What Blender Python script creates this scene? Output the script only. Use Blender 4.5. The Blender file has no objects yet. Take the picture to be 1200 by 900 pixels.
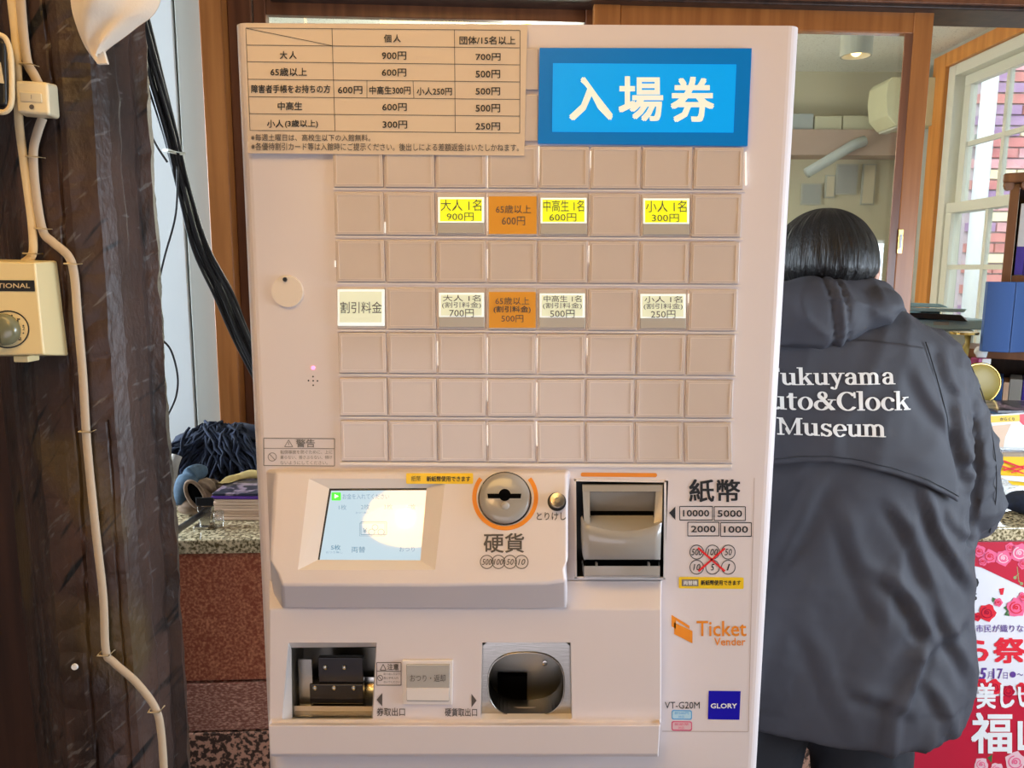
import bpy, bmesh, math, random
from mathutils import Vector, Matrix, Euler, noise
from mathutils.bvhtree import BVHTree
random.seed(7)
R = math.radians
SC = bpy.context.scene
C = SC.collection
# ---------------------------------------------------------------- camera (px frame 1200x900)
F = 900.0; TH = R(8.47); RO = R(0.295); CAM = Vector((0, 0, 1.45))
fw = Vector((0, math.cos(TH), -math.sin(TH))); r0 = Vector((1, 0, 0)); u0 = Vector((0, math.sin(TH), math.cos(TH)))
rt = r0*math.cos(RO) + u0*math.sin(RO); up = u0*math.cos(RO) - r0*math.sin(RO)
cd = bpy.data.cameras.new('camera'); cam = bpy.data.objects.new('camera', cd); C.objects.link(cam)
cd.sensor_width = 36; cd.lens = F/1200*36; cd.clip_start = 0.02
cam.matrix_world = Matrix.Translation(CAM) @ Matrix((rt, up, -fw)).transposed().to_4x4()
SC.camera = cam
SC.view_settings.view_transform = 'Standard'; SC.view_settings.look = 'None'
SC.view_settings.gamma = 1; SC.view_settings.use_curve_mapping = False
SC.view_settings.exposure = 0.10
# ---------------------------------------------------------------- world, sun, area lights
wd = bpy.data.worlds.new('sky'); SC.world = wd; wd.use_nodes = True
wd.node_tree.nodes['Background'].inputs[0].default_value = (0.80, 0.90, 1.0, 1)
wd.node_tree.nodes['Background'].inputs[1].default_value = 2.8
def light(name, kind, loc, target, energy, color, size=1.0, sy=None):
    l = bpy.data.lights.new(name, kind); l.energy = energy; l.color = color
    if kind == 'AREA':
        l.size = size
        if sy: l.shape = 'RECTANGLE'; l.size_y = sy
    o = bpy.data.objects.new(name, l); C.objects.link(o); o.location = loc
    d = Vector(target) - Vector(loc); o.rotation_euler = d.to_track_quat('-Z', 'Y').to_euler()
    return o
sun = light('sun', 'SUN', (-5, -8, 10), (3, 5, 0), 3.5, (1, 0.97, 0.92)); sun.data.angle = R(2)
light('ceiling_panel_light', 'AREA', (-0.3, -0.1, 2.45), (0.0, 0.8, 1.6), 11, (1.0, 0.59, 0.17), 1.0, 0.5)
light('low_front_fill', 'AREA', (-0.3, -1.6, 0.6), (0.0, 0.9, 0.75), 12, (0.90, 0.88, 1.0), 1.8, 1.0)  # added cool fill, low behind the camera, to brighten the machine's lower front
light('window_daylight', 'AREA', (1.97, 0.55, 1.25), (0.9, 0.75, 1.2), 36, (0.72, 0.85, 1.0), 1.2, 0.66)
ol = light('office_fill', 'POINT', (0.1, 2.85, 1.75), (0, 3, 0), 34, (1.0, 0.95, 0.82)); ol.data.shadow_soft_size = .12  # unseen point light added to brighten the office ceiling; it has no fixture
po_ = light('office_window_portal', 'AREA', (1.90, 2.65, 1.62), (0.5, 2.65, 1.62), 1, (1, 1, 1), 1.4, 1.4); po_.data.cycles.is_portal = True
light('left_window_daylight', 'AREA', (-2.45, 1.50, 1.6), (-0.9, 1.8, 1.4), 120, (0.74, 0.87, 1.0), 0.7, 1.2)

def ray(px, py):
    return (fw + rt*((px-600)/F) - up*((py-450)/F))
def hit(px, py, p, n):
    d = ray(px, py); n = Vector(n); t = (Vector(p)-CAM).dot(n)/d.dot(n); return CAM + d*t
def P(px, py, Y): return hit(px, py, (0, Y, 0), (0, 1, 0))
def PX(px, py, X): return hit(px, py, (X, 0, 0), (1, 0, 0))
def PZ(px, py, Z): return hit(px, py, (0, 0, Z), (0, 0, 1))
YAW = 0.06
def W(px, py, Y): return hit(px, py, (0, Y, 0), (-YAW, 1, 0))      # planes of the partition, turned a little
# ---------------------------------------------------------------- materials
M = {}
def mat(name, col, rough=0.5, metal=0.0, var=0.0, scale=20, bump=0.0, bscale=200, emit=None, es=0.0, spec=0.5, alpha=None,
        stretch=(1, 1, 1), col2=None, coat=0.0, kind='noise', thr=None):
    m = bpy.data.materials.new(name); m.use_nodes = True; nt = m.node_tree; N = nt.nodes; L = nt.links
    b = N['Principled BSDF']; b.inputs['Roughness'].default_value = rough; b.inputs['Metallic'].default_value = metal
    b.inputs['Specular IOR Level'].default_value = spec; b.inputs['Coat Weight'].default_value = coat
    b.inputs['Base Color'].default_value = (*col, 1)
    tc = N.new('ShaderNodeTexCoord'); mp = N.new('ShaderNodeMapping'); mp.inputs['Scale'].default_value = stretch
    L.new(tc.outputs['Object'], mp.inputs['Vector'])
    if var or col2:
        if kind == 'voronoi':
            t = N.new('ShaderNodeTexVoronoi'); t.inputs['Scale'].default_value = scale; src = t.outputs['Color']
            sp = N.new('ShaderNodeSeparateColor'); L.new(src, sp.inputs[0]); src = sp.outputs[0]
        else:
            t = N.new('ShaderNodeTexNoise'); t.inputs['Scale'].default_value = scale; t.inputs['Detail'].default_value = 6; src = t.outputs['Fac']
        L.new(mp.outputs[0], t.inputs['Vector'])
        cr = N.new('ShaderNodeValToRGB'); L.new(src, cr.inputs[0])
        a, bb = thr or (0.3, 0.7)
        cr.color_ramp.elements[0].position = a; cr.color_ramp.elements[1].position = bb
        c2 = col2 or tuple(min(1, c*(1+var)) for c in col)
        c1 = col if col2 else tuple(c*(1-var) for c in col)
        cr.color_ramp.elements[0].color = (*c1, 1); cr.color_ramp.elements[1].color = (*c2, 1)
        L.new(cr.outputs[0], b.inputs['Base Color'])
    if bump:
        t2 = N.new('ShaderNodeTexNoise'); t2.inputs['Scale'].default_value = bscale; t2.inputs['Detail'].default_value = 4
        L.new(mp.outputs[0], t2.inputs['Vector'])
        bp = N.new('ShaderNodeBump'); bp.inputs['Strength'].default_value = bump; bp.inputs['Distance'].default_value = 0.002
        L.new(t2.outputs['Fac'], bp.inputs['Height']); L.new(bp.outputs[0], b.inputs['Normal'])
    if emit:
        b.inputs['Emission Color'].default_value = (*emit, 1); b.inputs['Emission Strength'].default_value = es
    if alpha is not None: b.inputs['Alpha'].default_value = alpha
    M[name] = m; return m
def glass(name, tint=(0.95, 0.98, 0.97), refl=0.035):
    m = bpy.data.materials.new(name); m.use_nodes = True; nt = m.node_tree; N = nt.nodes; L = nt.links
    N.remove(N['Principled BSDF']); o = N['Material Output']
    a = N.new('ShaderNodeBsdfTransparent'); a.inputs[0].default_value = (*tint, 1)
    g = N.new('ShaderNodeBsdfGlossy'); g.inputs['Roughness'].default_value = 0.02
    lw = N.new('ShaderNodeLayerWeight'); lw.inputs[0].default_value = 0.3
    mr = N.new('ShaderNodeMapRange'); mr.inputs[3].default_value = refl; mr.inputs[4].default_value = 0.7
    mx = N.new('ShaderNodeMixShader'); L.new(lw.outputs['Facing'], mr.inputs[0]); L.new(mr.outputs[0], mx.inputs[0])
    L.new(a.outputs[0], mx.inputs[1]); L.new(g.outputs[0], mx.inputs[2]); L.new(mx.outputs[0], o.inputs[0])
    M[name] = m; return m
def wood(name, c1, c2, rough=0.35, grain=(1, 1, 0.06), scale=40, bump=0.15, coat=0.2):
    return mat(name, c1, rough, col2=c2, scale=scale, stretch=grain, bump=bump, bscale=90, coat=coat*.2, spec=.35, thr=(0.35, 0.65))
mat('machine_white', (0.74, 0.668, 0.67), 0.42, bump=0.02, bscale=900, var=0.012, scale=3)
mat('machine_trim', (0.80, 0.73, 0.69), 0.35)
mat('button_plastic', (0.62, 0.53, 0.475), 0.22, var=0.02, scale=12, coat=0.25)
mat('button_rim', (0.74, 0.64, 0.57), 0.18, coat=0.5)
mat('gap_light', (0.9, 0.9, 0.85), 0.3, emit=(1, 0.98, 0.92), es=0.55)
mat('seam_brown', (0.50, 0.40, 0.36), 0.5)  # even brown tone of the thin panel seam lines
mat('lit_yellow', (0.75, 0.75, 0.02), 0.35, emit=(0.83, 0.90, 0.01), es=0.50, var=0.04, scale=40)
mat('lit_cream', (0.7, 0.72, 0.55), 0.35, emit=(0.78, 0.86, 0.62), es=0.32)
mat('lit_white', (0.8, 0.82, 0.8), 0.2, emit=(0.9, 1.0, 0.92), es=0.45)
mat('button_foot', (0.50, 0.46, 0.40), 0.25, coat=0.5)
mat('orange_label', (0.78, 0.34, 0.015), 0.5)
mat('ink', (0.012, 0.012, 0.014), 0.5)
mat('ink_soft', (0.09, 0.075, 0.065), 0.6)
mat('ink_grey', (0.22, 0.20, 0.18), 0.6)
mat('sign_blue', (0.0, 0.17, 0.52), 0.3, emit=(0.0, 0.16, 0.50), es=0.22)
mat('sign_sky', (0.0, 0.34, 0.88), 0.3, emit=(0.0, 0.34, 0.90), es=0.35)
mat('sign_letter', (0.85, 0.9, 0.8), 0.4, emit=(0.85, 0.95, 0.8), es=0.25)
mat('paper_sheet', (0.70, 0.57, 0.44), 0.5, var=0.015, scale=6)
mat('orange_ink', (0.85, 0.27, 0.01), 0.45)
mat('red_ink', (0.80, 0.02, 0.02), 0.45)
mat('blue_ink', (0.008, 0.003, 0.42), 0.6, spec=.2)
mat('white_ink', (0.85, 0.85, 0.85), 0.5)
mat('lightblue_ink', (0.12, 0.42, 0.75), 0.5)
mat('lightblue_fill', (0.45, 0.68, 0.80), 0.5)
mat('pink_ink', (0.75, 0.10, 0.22), 0.5)
mat('pink_fill', (0.72, 0.48, 0.50), 0.5)
mat('yellow_sticker', (0.90, 0.60, 0.01), 0.35)
mat('screen', (0.10, 0.12, 0.14), 0.03, coat=1.0, emit=(0.62, 0.80, 0.90), es=0.80, spec=0.9)
mat('screen_ink', (0.05, 0.12, 0.2), 0.2, emit=(0.22, 0.42, 0.60), es=0.55)
mat('screen_green', (0.05, 0.5, 0.05), 0.2, emit=(0.08, 0.75, 0.06), es=0.8)
mat('screen_white', (0.8, 0.8, 0.8), 0.2, emit=(1, 1, 1), es=0.8)
mat('black_plastic', (0.012, 0.012, 0.013), 0.35)
mat('dark_void', (0.002, 0.002, 0.002), 0.8, spec=0.05)
mat('grey_plastic', (0.36, 0.335, 0.305), 0.20, coat=0.35)
mat('grey_light', (0.44, 0.415, 0.38), 0.25, coat=0.3)
mat('steel', (0.50, 0.48, 0.44), 0.24, metal=1.0, bump=0.03, bscale=60, stretch=(1, 1, 12))
mat('steel_dark', (0.20, 0.19, 0.18), 0.28, metal=0.9)
mat('smoked', (0.03, 0.028, 0.035), 0.10, metal=0.2, spec=0.8)
mat('brass', (0.75, 0.52, 0.16), 0.25, metal=1.0)
mat('led_red', (0.9, 0.1, 0.2), 0.3, emit=(1, 0.15, 0.3), es=3)
mat('lamp_yellow', (0.9, 0.7, 0.05), 0.3, emit=(1, 0.75, 0.05), es=0.8)
mat('disc_cream', (0.80, 0.70, 0.60), 0.25)
glass('clear_glass'); glass('clear_plastic', (0.9, 0.92, 0.92), 0.12)
# ---------------------------------------------------------------- object helpers
def link(name, me, m=None, parent=None):
    o = bpy.data.objects.new(name, me); C.objects.link(o)
    if m: me.materials.append(M[m] if isinstance(m, str) else m)
    if parent: o.parent = parent
    return o
def tag(o, label=None, cat=None, group=None, kind=None):
    if label: o['label'] = label
    if cat: o['category'] = cat
    if group: o['group'] = group
    if kind: o['kind'] = kind
    return o
def thing(name, label, cat, loc=(0, 0, 0), group=None):
    o = bpy.data.objects.new(name, None); C.objects.link(o); o.empty_display_size = 0.05
    o['origin'] = list(loc)
    return tag(o, label, cat, group)
def mesh(name, vs, fs, m, parent=None, smooth=False, bevel=0, seg=2, merge=False, solid=0):
    me = bpy.data.meshes.new(name); me.from_pydata([tuple(v) for v in vs], [], fs)
    if merge or bevel:
        bm = bmesh.new(); bm.from_mesh(me)
        bmesh.ops.remove_doubles(bm, verts=bm.verts, dist=1e-6); bmesh.ops.recalc_face_normals(bm, faces=bm.faces); bm.to_mesh(me); bm.free()
    o = link(name, me, m, parent)
    if solid: md = o.modifiers.new('s', 'SOLIDIFY'); md.thickness = solid; md.offset = 0
    if bevel:
        md = o.modifiers.new('b', 'BEVEL'); md.width = bevel; md.segments = seg; md.limit_method = 'ANGLE'; md.angle_limit = R(25)
        smooth = True; md.harden_normals = True
    if smooth: me.polygons.foreach_set('use_smooth', [True]*len(me.polygons))
    return o
class MB:
    def __init__(s): s.v = []; s.f = []
    def add(s, vs, fs):
        n = len(s.v); s.v += [Vector(v) for v in vs]; s.f += [tuple(i+n for i in f) for f in fs]; return s
    def box(s, x0, y0, z0, x1, y1, z1, T=None):
        vs = [Vector(c) for c in ((x0,y0,z0),(x1,y0,z0),(x1,y1,z0),(x0,y1,z0),(x0,y0,z1),(x1,y0,z1),(x1,y1,z1),(x0,y1,z1))]
        if T: vs = [T @ v for v in vs]
        return s.add(vs, [(0,3,2,1),(4,5,6,7),(0,1,5,4),(1,2,6,5),(2,3,7,6),(3,0,4,7)])
    def quad8(s, front, back):     # front/back: TL TR BR BL
        return s.add(list(front)+list(back), [(0,3,2,1),(4,5,6,7),(0,1,5,4),(1,2,6,5),(2,3,7,6),(3,0,4,7)])
    def slab(s, q, p, n, t, lift=0):   # q: 4 px corners on plane (p,n), thickness t towards the camera
        n = Vector(n).normalized(); p = Vector(p)
        f = [hit(a, b, p + n*(t+lift), n) for a, b in q]
        bk = [v - n*t for v in f]
        return s.quad8(f, bk)
    def tube(s, pts, r, k=8, rz=None, caps=True):
        pts = [Vector(p) for p in pts]; n0 = len(s.v); n = len(pts); ref = Vector((0, 1, 0))
        rr = r if isinstance(r, (list, tuple)) else [r]*n
        for i, p in enumerate(pts):
            t = (pts[min(i+1, n-1)] - pts[max(i-1, 0)]).normalized()
            if abs(t.dot(ref)) > .95: a = t.cross(Vector((1, 0, 0))).normalized()
            else: a = t.cross(ref).normalized()
            b = a.cross(t).normalized()
            for j in range(k):
                an = 2*math.pi*j/k; q = (rz or 1.0)
                s.v.append(p + a*math.cos(an)*rr[i] + b*math.sin(an)*rr[i]*q)
        for i in range(n-1):
            for j in range(k):
                s.f.append((n0+i*k+j, n0+i*k+(j+1) % k, n0+(i+1)*k+(j+1) % k, n0+(i+1)*k+j))
        if caps:
            s.f.append(tuple(n0+j for j in range(k))[::-1]); s.f.append(tuple(n0+(n-1)*k+j for j in range(k)))
        return s
    def ell(s, c, r, k=16, h=10, T=None):
        c = Vector(c); n0 = len(s.v)
        r = (r, r, r) if not isinstance(r, (tuple, list)) else r
        pts = []
        for i in range(h+1):
            ph = math.pi*i/h
            for j in range(k):
                a = 2*math.pi*j/k
                v = Vector((r[0]*math.sin(ph)*math.cos(a), r[1]*math.sin(ph)*math.sin(a), r[2]*math.cos(ph)))
                pts.append(c + ((T @ v) if T else v))
        fs = []
        for i in range(h):
            for j in range(k):
                a, b, d, e = i*k+j, i*k+(j+1) % k, (i+1)*k+(j+1) % k, (i+1)*k+j
                fs.append((a, e, d, b))
        return s.add(pts, fs)
    def cyl(s, c, ax, r0, r1, h, k=24, caps=True, e=None):
        c = Vector(c); ax = Vector(ax).normalized()
        a = ax.cross(Vector((0, 0, 1)) if abs(ax.z) < .9 else Vector((1, 0, 0))).normalized(); b = a.cross(ax)
        vs = [c + (a*math.cos(2*math.pi*j/k) + b*math.sin(2*math.pi*j/k))*r0 for j in range(k)]
        vs += [c + ax*h + (a*math.cos(2*math.pi*j/k) + b*math.sin(2*math.pi*j/k))*r1 for j in range(k)]
        fs = [(j, j+k, (j+1) % k+k, (j+1) % k) for j in range(k)]
        if caps: fs += [tuple(range(k)), tuple(range(2*k-1, k-1, -1))]
        return s.add(vs, fs)
    def build(s, name, m, parent=None, **kw): return mesh(name, s.v, s.f, m, parent, **kw)
def grid(rows, holes=()):
    mb = MB(); n = len(rows[0]); mb.v = [v for r in rows for v in r]
    mb.f = [(i*n+j, (i+1)*n+j, (i+1)*n+j+1, i*n+j+1) for i in range(len(rows)-1) for j in range(n-1) if (i, j) not in holes]
    return mb
def spline(pts, n=8):
    pts = [Vector(p) for p in pts]; out = []
    for i in range(len(pts)-1):
        p0 = pts[max(i-1, 0)]; p1 = pts[i]; p2 = pts[i+1]; p3 = pts[min(i+2, len(pts)-1)]
        for k in range(n):
            t = k/n
            out.append(0.5*((2*p1) + (p2-p0)*t + (2*p0-5*p1+4*p2-p3)*t*t + (3*p1-p0-3*p2+p3)*t**3))
    out.append(pts[-1]); return out
# ---------------------------------------------------------------- flat print
_tc = {}
def glyphs(body, bold=0.0, shear=0.0, res=3):
    key = (body, bold, shear, res)
    if key in _tc: return _tc[key]
    c = bpy.data.curves.new('tmp', 'FONT'); c.body = body; c.offset = bold; c.shear = shear; c.resolution_u = res
    o = bpy.data.objects.new('tmp', c); C.objects.link(o)
    dg = bpy.context.evaluated_depsgraph_get(); me = bpy.data.meshes.new_from_object(o.evaluated_get(dg))
    vs = [v.co.copy() for v in me.vertices]; fs = [tuple(p.vertices) for p in me.polygons]
    bpy.data.objects.remove(o); bpy.data.curves.remove(c); bpy.data.meshes.remove(me)
    x0 = min(v.x for v in vs); x1 = max(v.x for v in vs); y0 = min(v.y for v in vs); y1 = max(v.y for v in vs)
    vs = [((v.x-x0)/(x1-x0), (y1-v.y)/max(y1-y0, 1e-6)) for v in vs]
    _tc[key] = (vs, fs); return _tc[key]
class Print:
    """flat ink lying on a plane (point p, normal n); places are given where they are read off the photograph"""
    def __init__(s, p, n=(0, -1, 0), eps=0.0006): s.n = Vector(n).normalized(); s.p = Vector(p) + s.n*eps; s.mb = MB()
    def m(s, x, y): return hit(x, y, s.p, s.n)
    def text(s, body, x0, y0, x1, y1, bold=0.0, dy=0, dx=0, shear=0.0, res=2):
        vs, fs = glyphs(body, 0.0, shear, res)
        k = bold*(y1-y0)*1.05
        for i_, (ox, oy) in enumerate([(0, 0)] if not bold else [(-k, -k), (k, -k), (-k, k), (k, k)]):
            pi = s.p + s.n*.00005*i_
            s.mb.add([hit(x0 + u*(x1-x0) + dx*v + ox, y0 + v*(y1-y0) + dy*u + oy, pi, s.n) for u, v in vs], fs)
        return s
    def line(s, x0, y0, x1, y1, w):
        d = Vector((x1-x0, y1-y0)); d.normalize(); q = Vector((-d.y, d.x))*w/2
        s.mb.add([s.m(x0+q.x, y0+q.y), s.m(x1+q.x, y1+q.y), s.m(x1-q.x, y1-q.y), s.m(x0-q.x, y0-q.y)], [(0, 1, 2, 3)]); return s
    def frame(s, x0, y0, x1, y1, w, dy=0):
        s.line(x0, y0, x1, y0+dy, w); s.line(x1, y0+dy, x1, y1+dy, w); s.line(x1, y1+dy, x0, y1, w); s.line(x0, y1, x0, y0, w); return s
    def poly(s, pts): s.mb.add([s.m(*p) for p in pts], [tuple(range(len(pts)))]); return s
    def rect(s, x0, y0, x1, y1, dy=0): return s.poly([(x0, y0), (x1, y0+dy), (x1, y1+dy), (x0, y1)])
    def arc(s, cx, cy, rx, ry, w, a0=0, a1=360, k=28):
        vs = []; 
        for i in range(k+1):
            a = R(a0 + (a1-a0)*i/k)
            vs += [s.m(cx+(rx+w/2)*math.cos(a), cy+(ry+w/2)*math.sin(a)), s.m(cx+(rx-w/2)*math.cos(a), cy+(ry-w/2)*math.sin(a))]
        s.mb.add(vs, [(2*i, 2*i+1, 2*i+3, 2*i+2) for i in range(k)]); return s
    def disc(s, cx, cy, rx, ry=None, k=16):
        ry = ry or rx
        return s.poly([(cx+rx*math.cos(2*math.pi*i/k), cy+ry*math.sin(2*math.pi*i/k)) for i in range(k)])
    def rrect(s, x0, y0, x1, y1, r, dy=0):
        pts = []
        for (cx, cy, a) in ((x1-r, y0+r+dy, -90), (x1-r, y1-r+dy, 0), (x0+r, y1-r, 90), (x0+r, y0+r, 180)):
            for i in range(4): pts.append((cx+r*math.cos(R(a+30*i)), cy+r*math.sin(R(a+30*i))))
        return s.poly(pts)
    def build(s, name, m, parent): return s.mb.build(name, m, parent)
# ================================================================ TICKET MACHINE
mat('steel_rough', (0.36, 0.35, 0.32), .38, metal=.8)
Y0 = 0.857; NF = (0, -1, 0)
def fp(px, py, d=0): return P(px, py, Y0-d)
XL = fp(292.4, 450).x; XR = fp(915.8, 450).x; ZT = fp(600, 28.5).z; ZB = 0.0; YB = Y0+0.24
vm = thing('ticket_vending_machine', 'tall beige-white ticket vending machine with rows of square buttons', 'ticket machine')
# cabinet: rounded front edges, front skin with openings
def cabinet():
    mb = MB(); rr = 0.014; prof = []
    for i in range(7):
        a = R(180 + 90*i/6); prof.append((XL+rr+rr*math.cos(a), Y0+rr+rr*math.sin(a)))
    left = prof[:]; right = [(XL+XR-x, y) for x, y in reversed(prof)]
    loop = [(XL, YB)] + left; loopr = right + [(XR, YB)]
    for L_ in (loop, loopr):
        n = len(mb.v)
        for x, y in L_: mb.v += [Vector((x, y, ZB)), Vector((x, y, ZT))]
        for i in range(len(L_)-1): mb.f.append((n+2*i, n+2*i+2, n+2*i+3, n+2*i+1))
    full = loop + loopr; n = len(mb.v)
    mb.v += [Vector((x, y, ZT)) for x, y in full]; mb.f.append(tuple(range(n, n+len(full))))
    n = len(mb.v); mb.v += [Vector((x, y, ZB)) for x, y in full]; mb.f.append(tuple(range(n+len(full)-1, n-1, -1)))
    n = len(mb.v); mb.v += [Vector((XL, YB, ZB)), Vector((XR, YB, ZB)), Vector((XR, YB, ZT)), Vector((XL, YB, ZT))]; mb.f.append((n, n+3, n+2, n+1))
    xs = [XL+rr, HT[0], HT[1], HC[0], HC[1], HB[0], HB[1], XR-rr]; zs = [ZT, HB[3], HB[2], HT[3], HT[2], ZB]
    g = grid([[Vector((x, Y0, z)) for x in xs] for z in zs], {(1, 5), (3, 1), (3, 3)})
    mb.add(g.v, g.f); return mb
b0, b1 = fp(675, 563), fp(779, 676)
HB = (b0.x, b1.x, b1.z, b0.z)
def rect_at(a, b, c, d, dd): p = P(a, b, Y0-dd); q = P(c, d, Y0-dd); return (p.x, q.x, q.z, p.z)
HT = rect_at(332, 752, 441, 842, 0.03); HC = rect_at(566, 752, 669, 842, 0.03)
HT = (HT[0]-.003, HT[1]+.003, HT[2]-.003, HT[3]+.003)
HC = (HC[0]-.003, HC[1]+.003, min(HT[2], HC[2]), max(HT[3], HC[3])); HT = (HT[0], HT[1], HC[2], HC[3])
cabinet().build('cabinet', 'machine_white', vm, smooth=False)
# the printed front skin of the right column: a thin raised plate edge
def pr(eps=0.0006, d=0.0, n=NF, p=None): return Print(p or (0, Y0-d, 0), n, eps)
s = pr(0.0004); s.line(884, 560, 877, 857, 0.8).line(776, 857, 877, 857.5, 0.8); s.build('panel_seam', 'seam_brown', vm)
# clear bumper and indicator lamp on the cabinet top
c = fp(929, 27); MB().ell((c.x, Y0+.03, ZT), (0.010, 0.010, 0.006)).build('corner_bumper', 'clear_plastic', vm, smooth=True)
c = fp(619, 27); MB().ell((c.x, Y0+.02, ZT), (0.0115, 0.010, 0.006)).build('indicator_lamp', 'lamp_yellow', vm, smooth=True)
# ---- ticket buttons: 8 columns
def bx(row, c):      # px boundaries of column edges for each row
    y = ROWS[row][0]; t = (y-170)/(493-170)
    l = 388.5 + 9.0*t; r = 873.5 - 15.0*t
    return l + (r-l)*c/8
ROWS = {-1: (56, 104), 0: (110, 164), 1: (170, 219), 2: (225, 275), 3: (281, 330), 4: (337, 385), 5: (390, 437), 6: (443, 487), 7: (493, 540)}
DB = 0.004
YEL = {(2, 2): ('大人 1名', '900円'), (2, 4): ('中高生 1名', '600円'), (2, 6): ('小人 1名', '300円')}
WHT = {(4, 2): ('大人 1名', '(割引料金)', '700円'), (4, 4): ('中高生 1名', '(割引料金)', '500円'), (4, 6): ('小人 1名', '(割引料金)', '250円')}
ORG = {(2, 3): ('65歳以上', '600円'), (4, 3): ('65歳以上', '(割引料金)', '500円')}
for r, (ya, yb) in ROWS.items():
    for c in range(8):
        if r < 1 and c > 4: continue
        if r == 1 and c < 0: continue
        if r < 1 and c < 4 and r != -1 and r != 0: continue
        xa, xb = bx(r, c)+1.2, bx(r, c+1)-1.2
        dy = 0.006*(xa-388); sx = (bx(min(r+1, 7), c)-bx(r, c)) if r < 7 else 1
        q = [(xa, ya+dy), (xb, ya+dy), (xb+sx*.8, yb+dy), (xa+sx*.8, yb+dy)]
        key = (r, c)
        mb = MB()
        if key in YEL or key in WHT or key == (4, 0):
            b = mb.slab(q, (0, Y0, 0), NF, 0.0025).build('ticket_button', 'button_plastic', vm, bevel=.0006, seg=1)
            if c != 0: x0, y0, x1, y1 = xa+1.5, ya+5+dy, xb-1.5, yb-2+dy
            else: x0, y0, x1, y1 = xa+1, ya+2+dy, xb-0.5, yb-3+dy
            hh = (y1-y0); ym = y0+hh*(.70 if c else .94)
            MB().slab([(x0, y0), (x1, y0), (x1, y1), (x0, y1)], (0, Y0, 0), NF, 0.0045).build('button_foot', 'button_foot' if c else 'lit_white', b, bevel=.0008, seg=2)
            MB().slab([(x0+.3, y0+.3), (x1-.3, y0+.3), (x1-.3, ym), (x0+.3, ym)], (0, Y0, 0), NF, 0.0052).build('lit_rim', 'lit_white', b)
            tag(b, 'ticket button lit in yellow' if key in YEL else 'ticket button lit in pale green')
            MB().slab([(x0+2.6, y0+2.6), (x1-3, y0+2.6), (x1-3, ym-1.6), (x0+2.6, ym-1.6)], (0, Y0, 0), NF, 0.0056).build('price_label', 'lit_yellow' if key in YEL else 'lit_cream', b)
            t = pr(0.0007, 0.0056)
            if key in YEL:
                t.text(YEL[key][0], x0+3.5, y0+3, x1-3.5, y0+16.5); t.text(YEL[key][1], x0+10.5, y0+18.5, x1-12.5, y0+28)
            elif key in WHT:
                a = WHT[key]; t.text(a[0], x0+5, y0+2.8, x1-4.5, y0+10.5); t.text(a[1], x0+4, y0+11.3, x1-4, y0+18.8); t.text(a[2], x0+12.5, y0+19.5, x1-12.5, y0+29)
            else: t.text('割引料金', x0+3.5, y0+14.5, x1-3, y0+28)
            t.build('lettering', 'ink_soft', b)
        else:
            b = mb.slab(q, (0, Y0, 0), NF, DB).build('ticket_button', 'button_plastic', vm, bevel=.0008, seg=2)
            if key in ORG:
                MB().slab([(xa+1.4, ya+4+dy), (xb-.4, ya+4+dy), (xb-.4, yb-2+dy), (xa+1.4, yb-2+dy)], (0, Y0-DB, 0), NF, 0.0006).build('price_label', 'orange_label', b)
                tag(b, 'ticket button covered by an orange label'); t = pr(0.0006, DB+.0006); a = ORG[key]
                if len(a) == 2: t.text(a[0], xa+9.5, ya+14+dy, xb-7, ya+24+dy); t.text(a[1], xa+16.5, ya+27.5+dy, xb-14, ya+38+dy)
                else: t.text(a[0], xa+9, ya+10+dy, xb-8, ya+19+dy); t.text(a[1], xa+7, ya+20.5+dy, xb-6.5, ya+29+dy, bold=.012); t.text(a[2], xa+16, ya+31+dy, xb-15, ya+39.5+dy)
                t.build('lettering', 'ink_soft', b)
            elif r > 0 or c == 4:
                rim = Print((0, Y0-DB, 0), NF, 0.0005)
                k = 3.2; rm = MB()
                for (u0_, v0_, u1_, v1_) in ((0, 0, 1, 0), (1, 0, 1, 1), (1, 1, 0, 1), (0, 1, 0, 0)):
                    def pt(u, v, inn):
                        x = (q[0][0]*(1-u)+q[1][0]*u)*(1-v) + (q[3][0]*(1-u)+q[2][0]*u)*v
                        y = (q[0][1]*(1-u)+q[1][1]*u)*(1-v) + (q[3][1]*(1-u)+q[2][1]*u)*v
                        return (x + (1-2*u)*inn, y + (1-2*v)*inn)
                    A, B_, C_, D_ = pt(u0_, v0_, k), pt(u1_, v1_, k), pt(u1_, v1_, k+1.0), pt(u0_, v0_, k+1.0)
                    rm.slab([A, B_, C_, D_], (0, Y0-DB, 0), NF, 0.0007)
                rm.build('button_rim', 'button_rim', b)
# bright lines of back light escaping between some buttons
for (r, c, a, b) in ((1, 3, .2, 1), (1, 4, 0, .95), (1, 5, .1, .9), (2, 3, .1, .9), (2, 1, .7, .95), (3, 3, .2, .9), (3, 5, .1, .8), (5, 3, .1, 1), (5, 4, .1, 1), (6, 3, 0.05, .6), (6, 4, .1, .9), (7, 3, .1, .6), (7, 4, 0, .6), (5, 5, .1, .7), (0, 4, .1, 1), (3, 0, .5, .65), (1, 8, .1, .9), (-1, 4, .7, 1), (4, 7, .1, .6), (5, 2, .2, .8)):
    x = bx(r, c); ya, yb = ROWS[r]; h = yb-ya; x += .8; dy = .006*(x-388)
    w = 0.55 if c in (4,) else 0.4
    MB().slab([(x-w, ya+h*a+dy), (x+w, ya+h*a+dy), (x+w+(b-a)*.8, ya+h*b+dy), (x-w+(b-a)*.8, ya+h*b+dy)], (0, Y0, 0), NF, 0.0035).build('light_gap', 'gap_light', vm)
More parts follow.
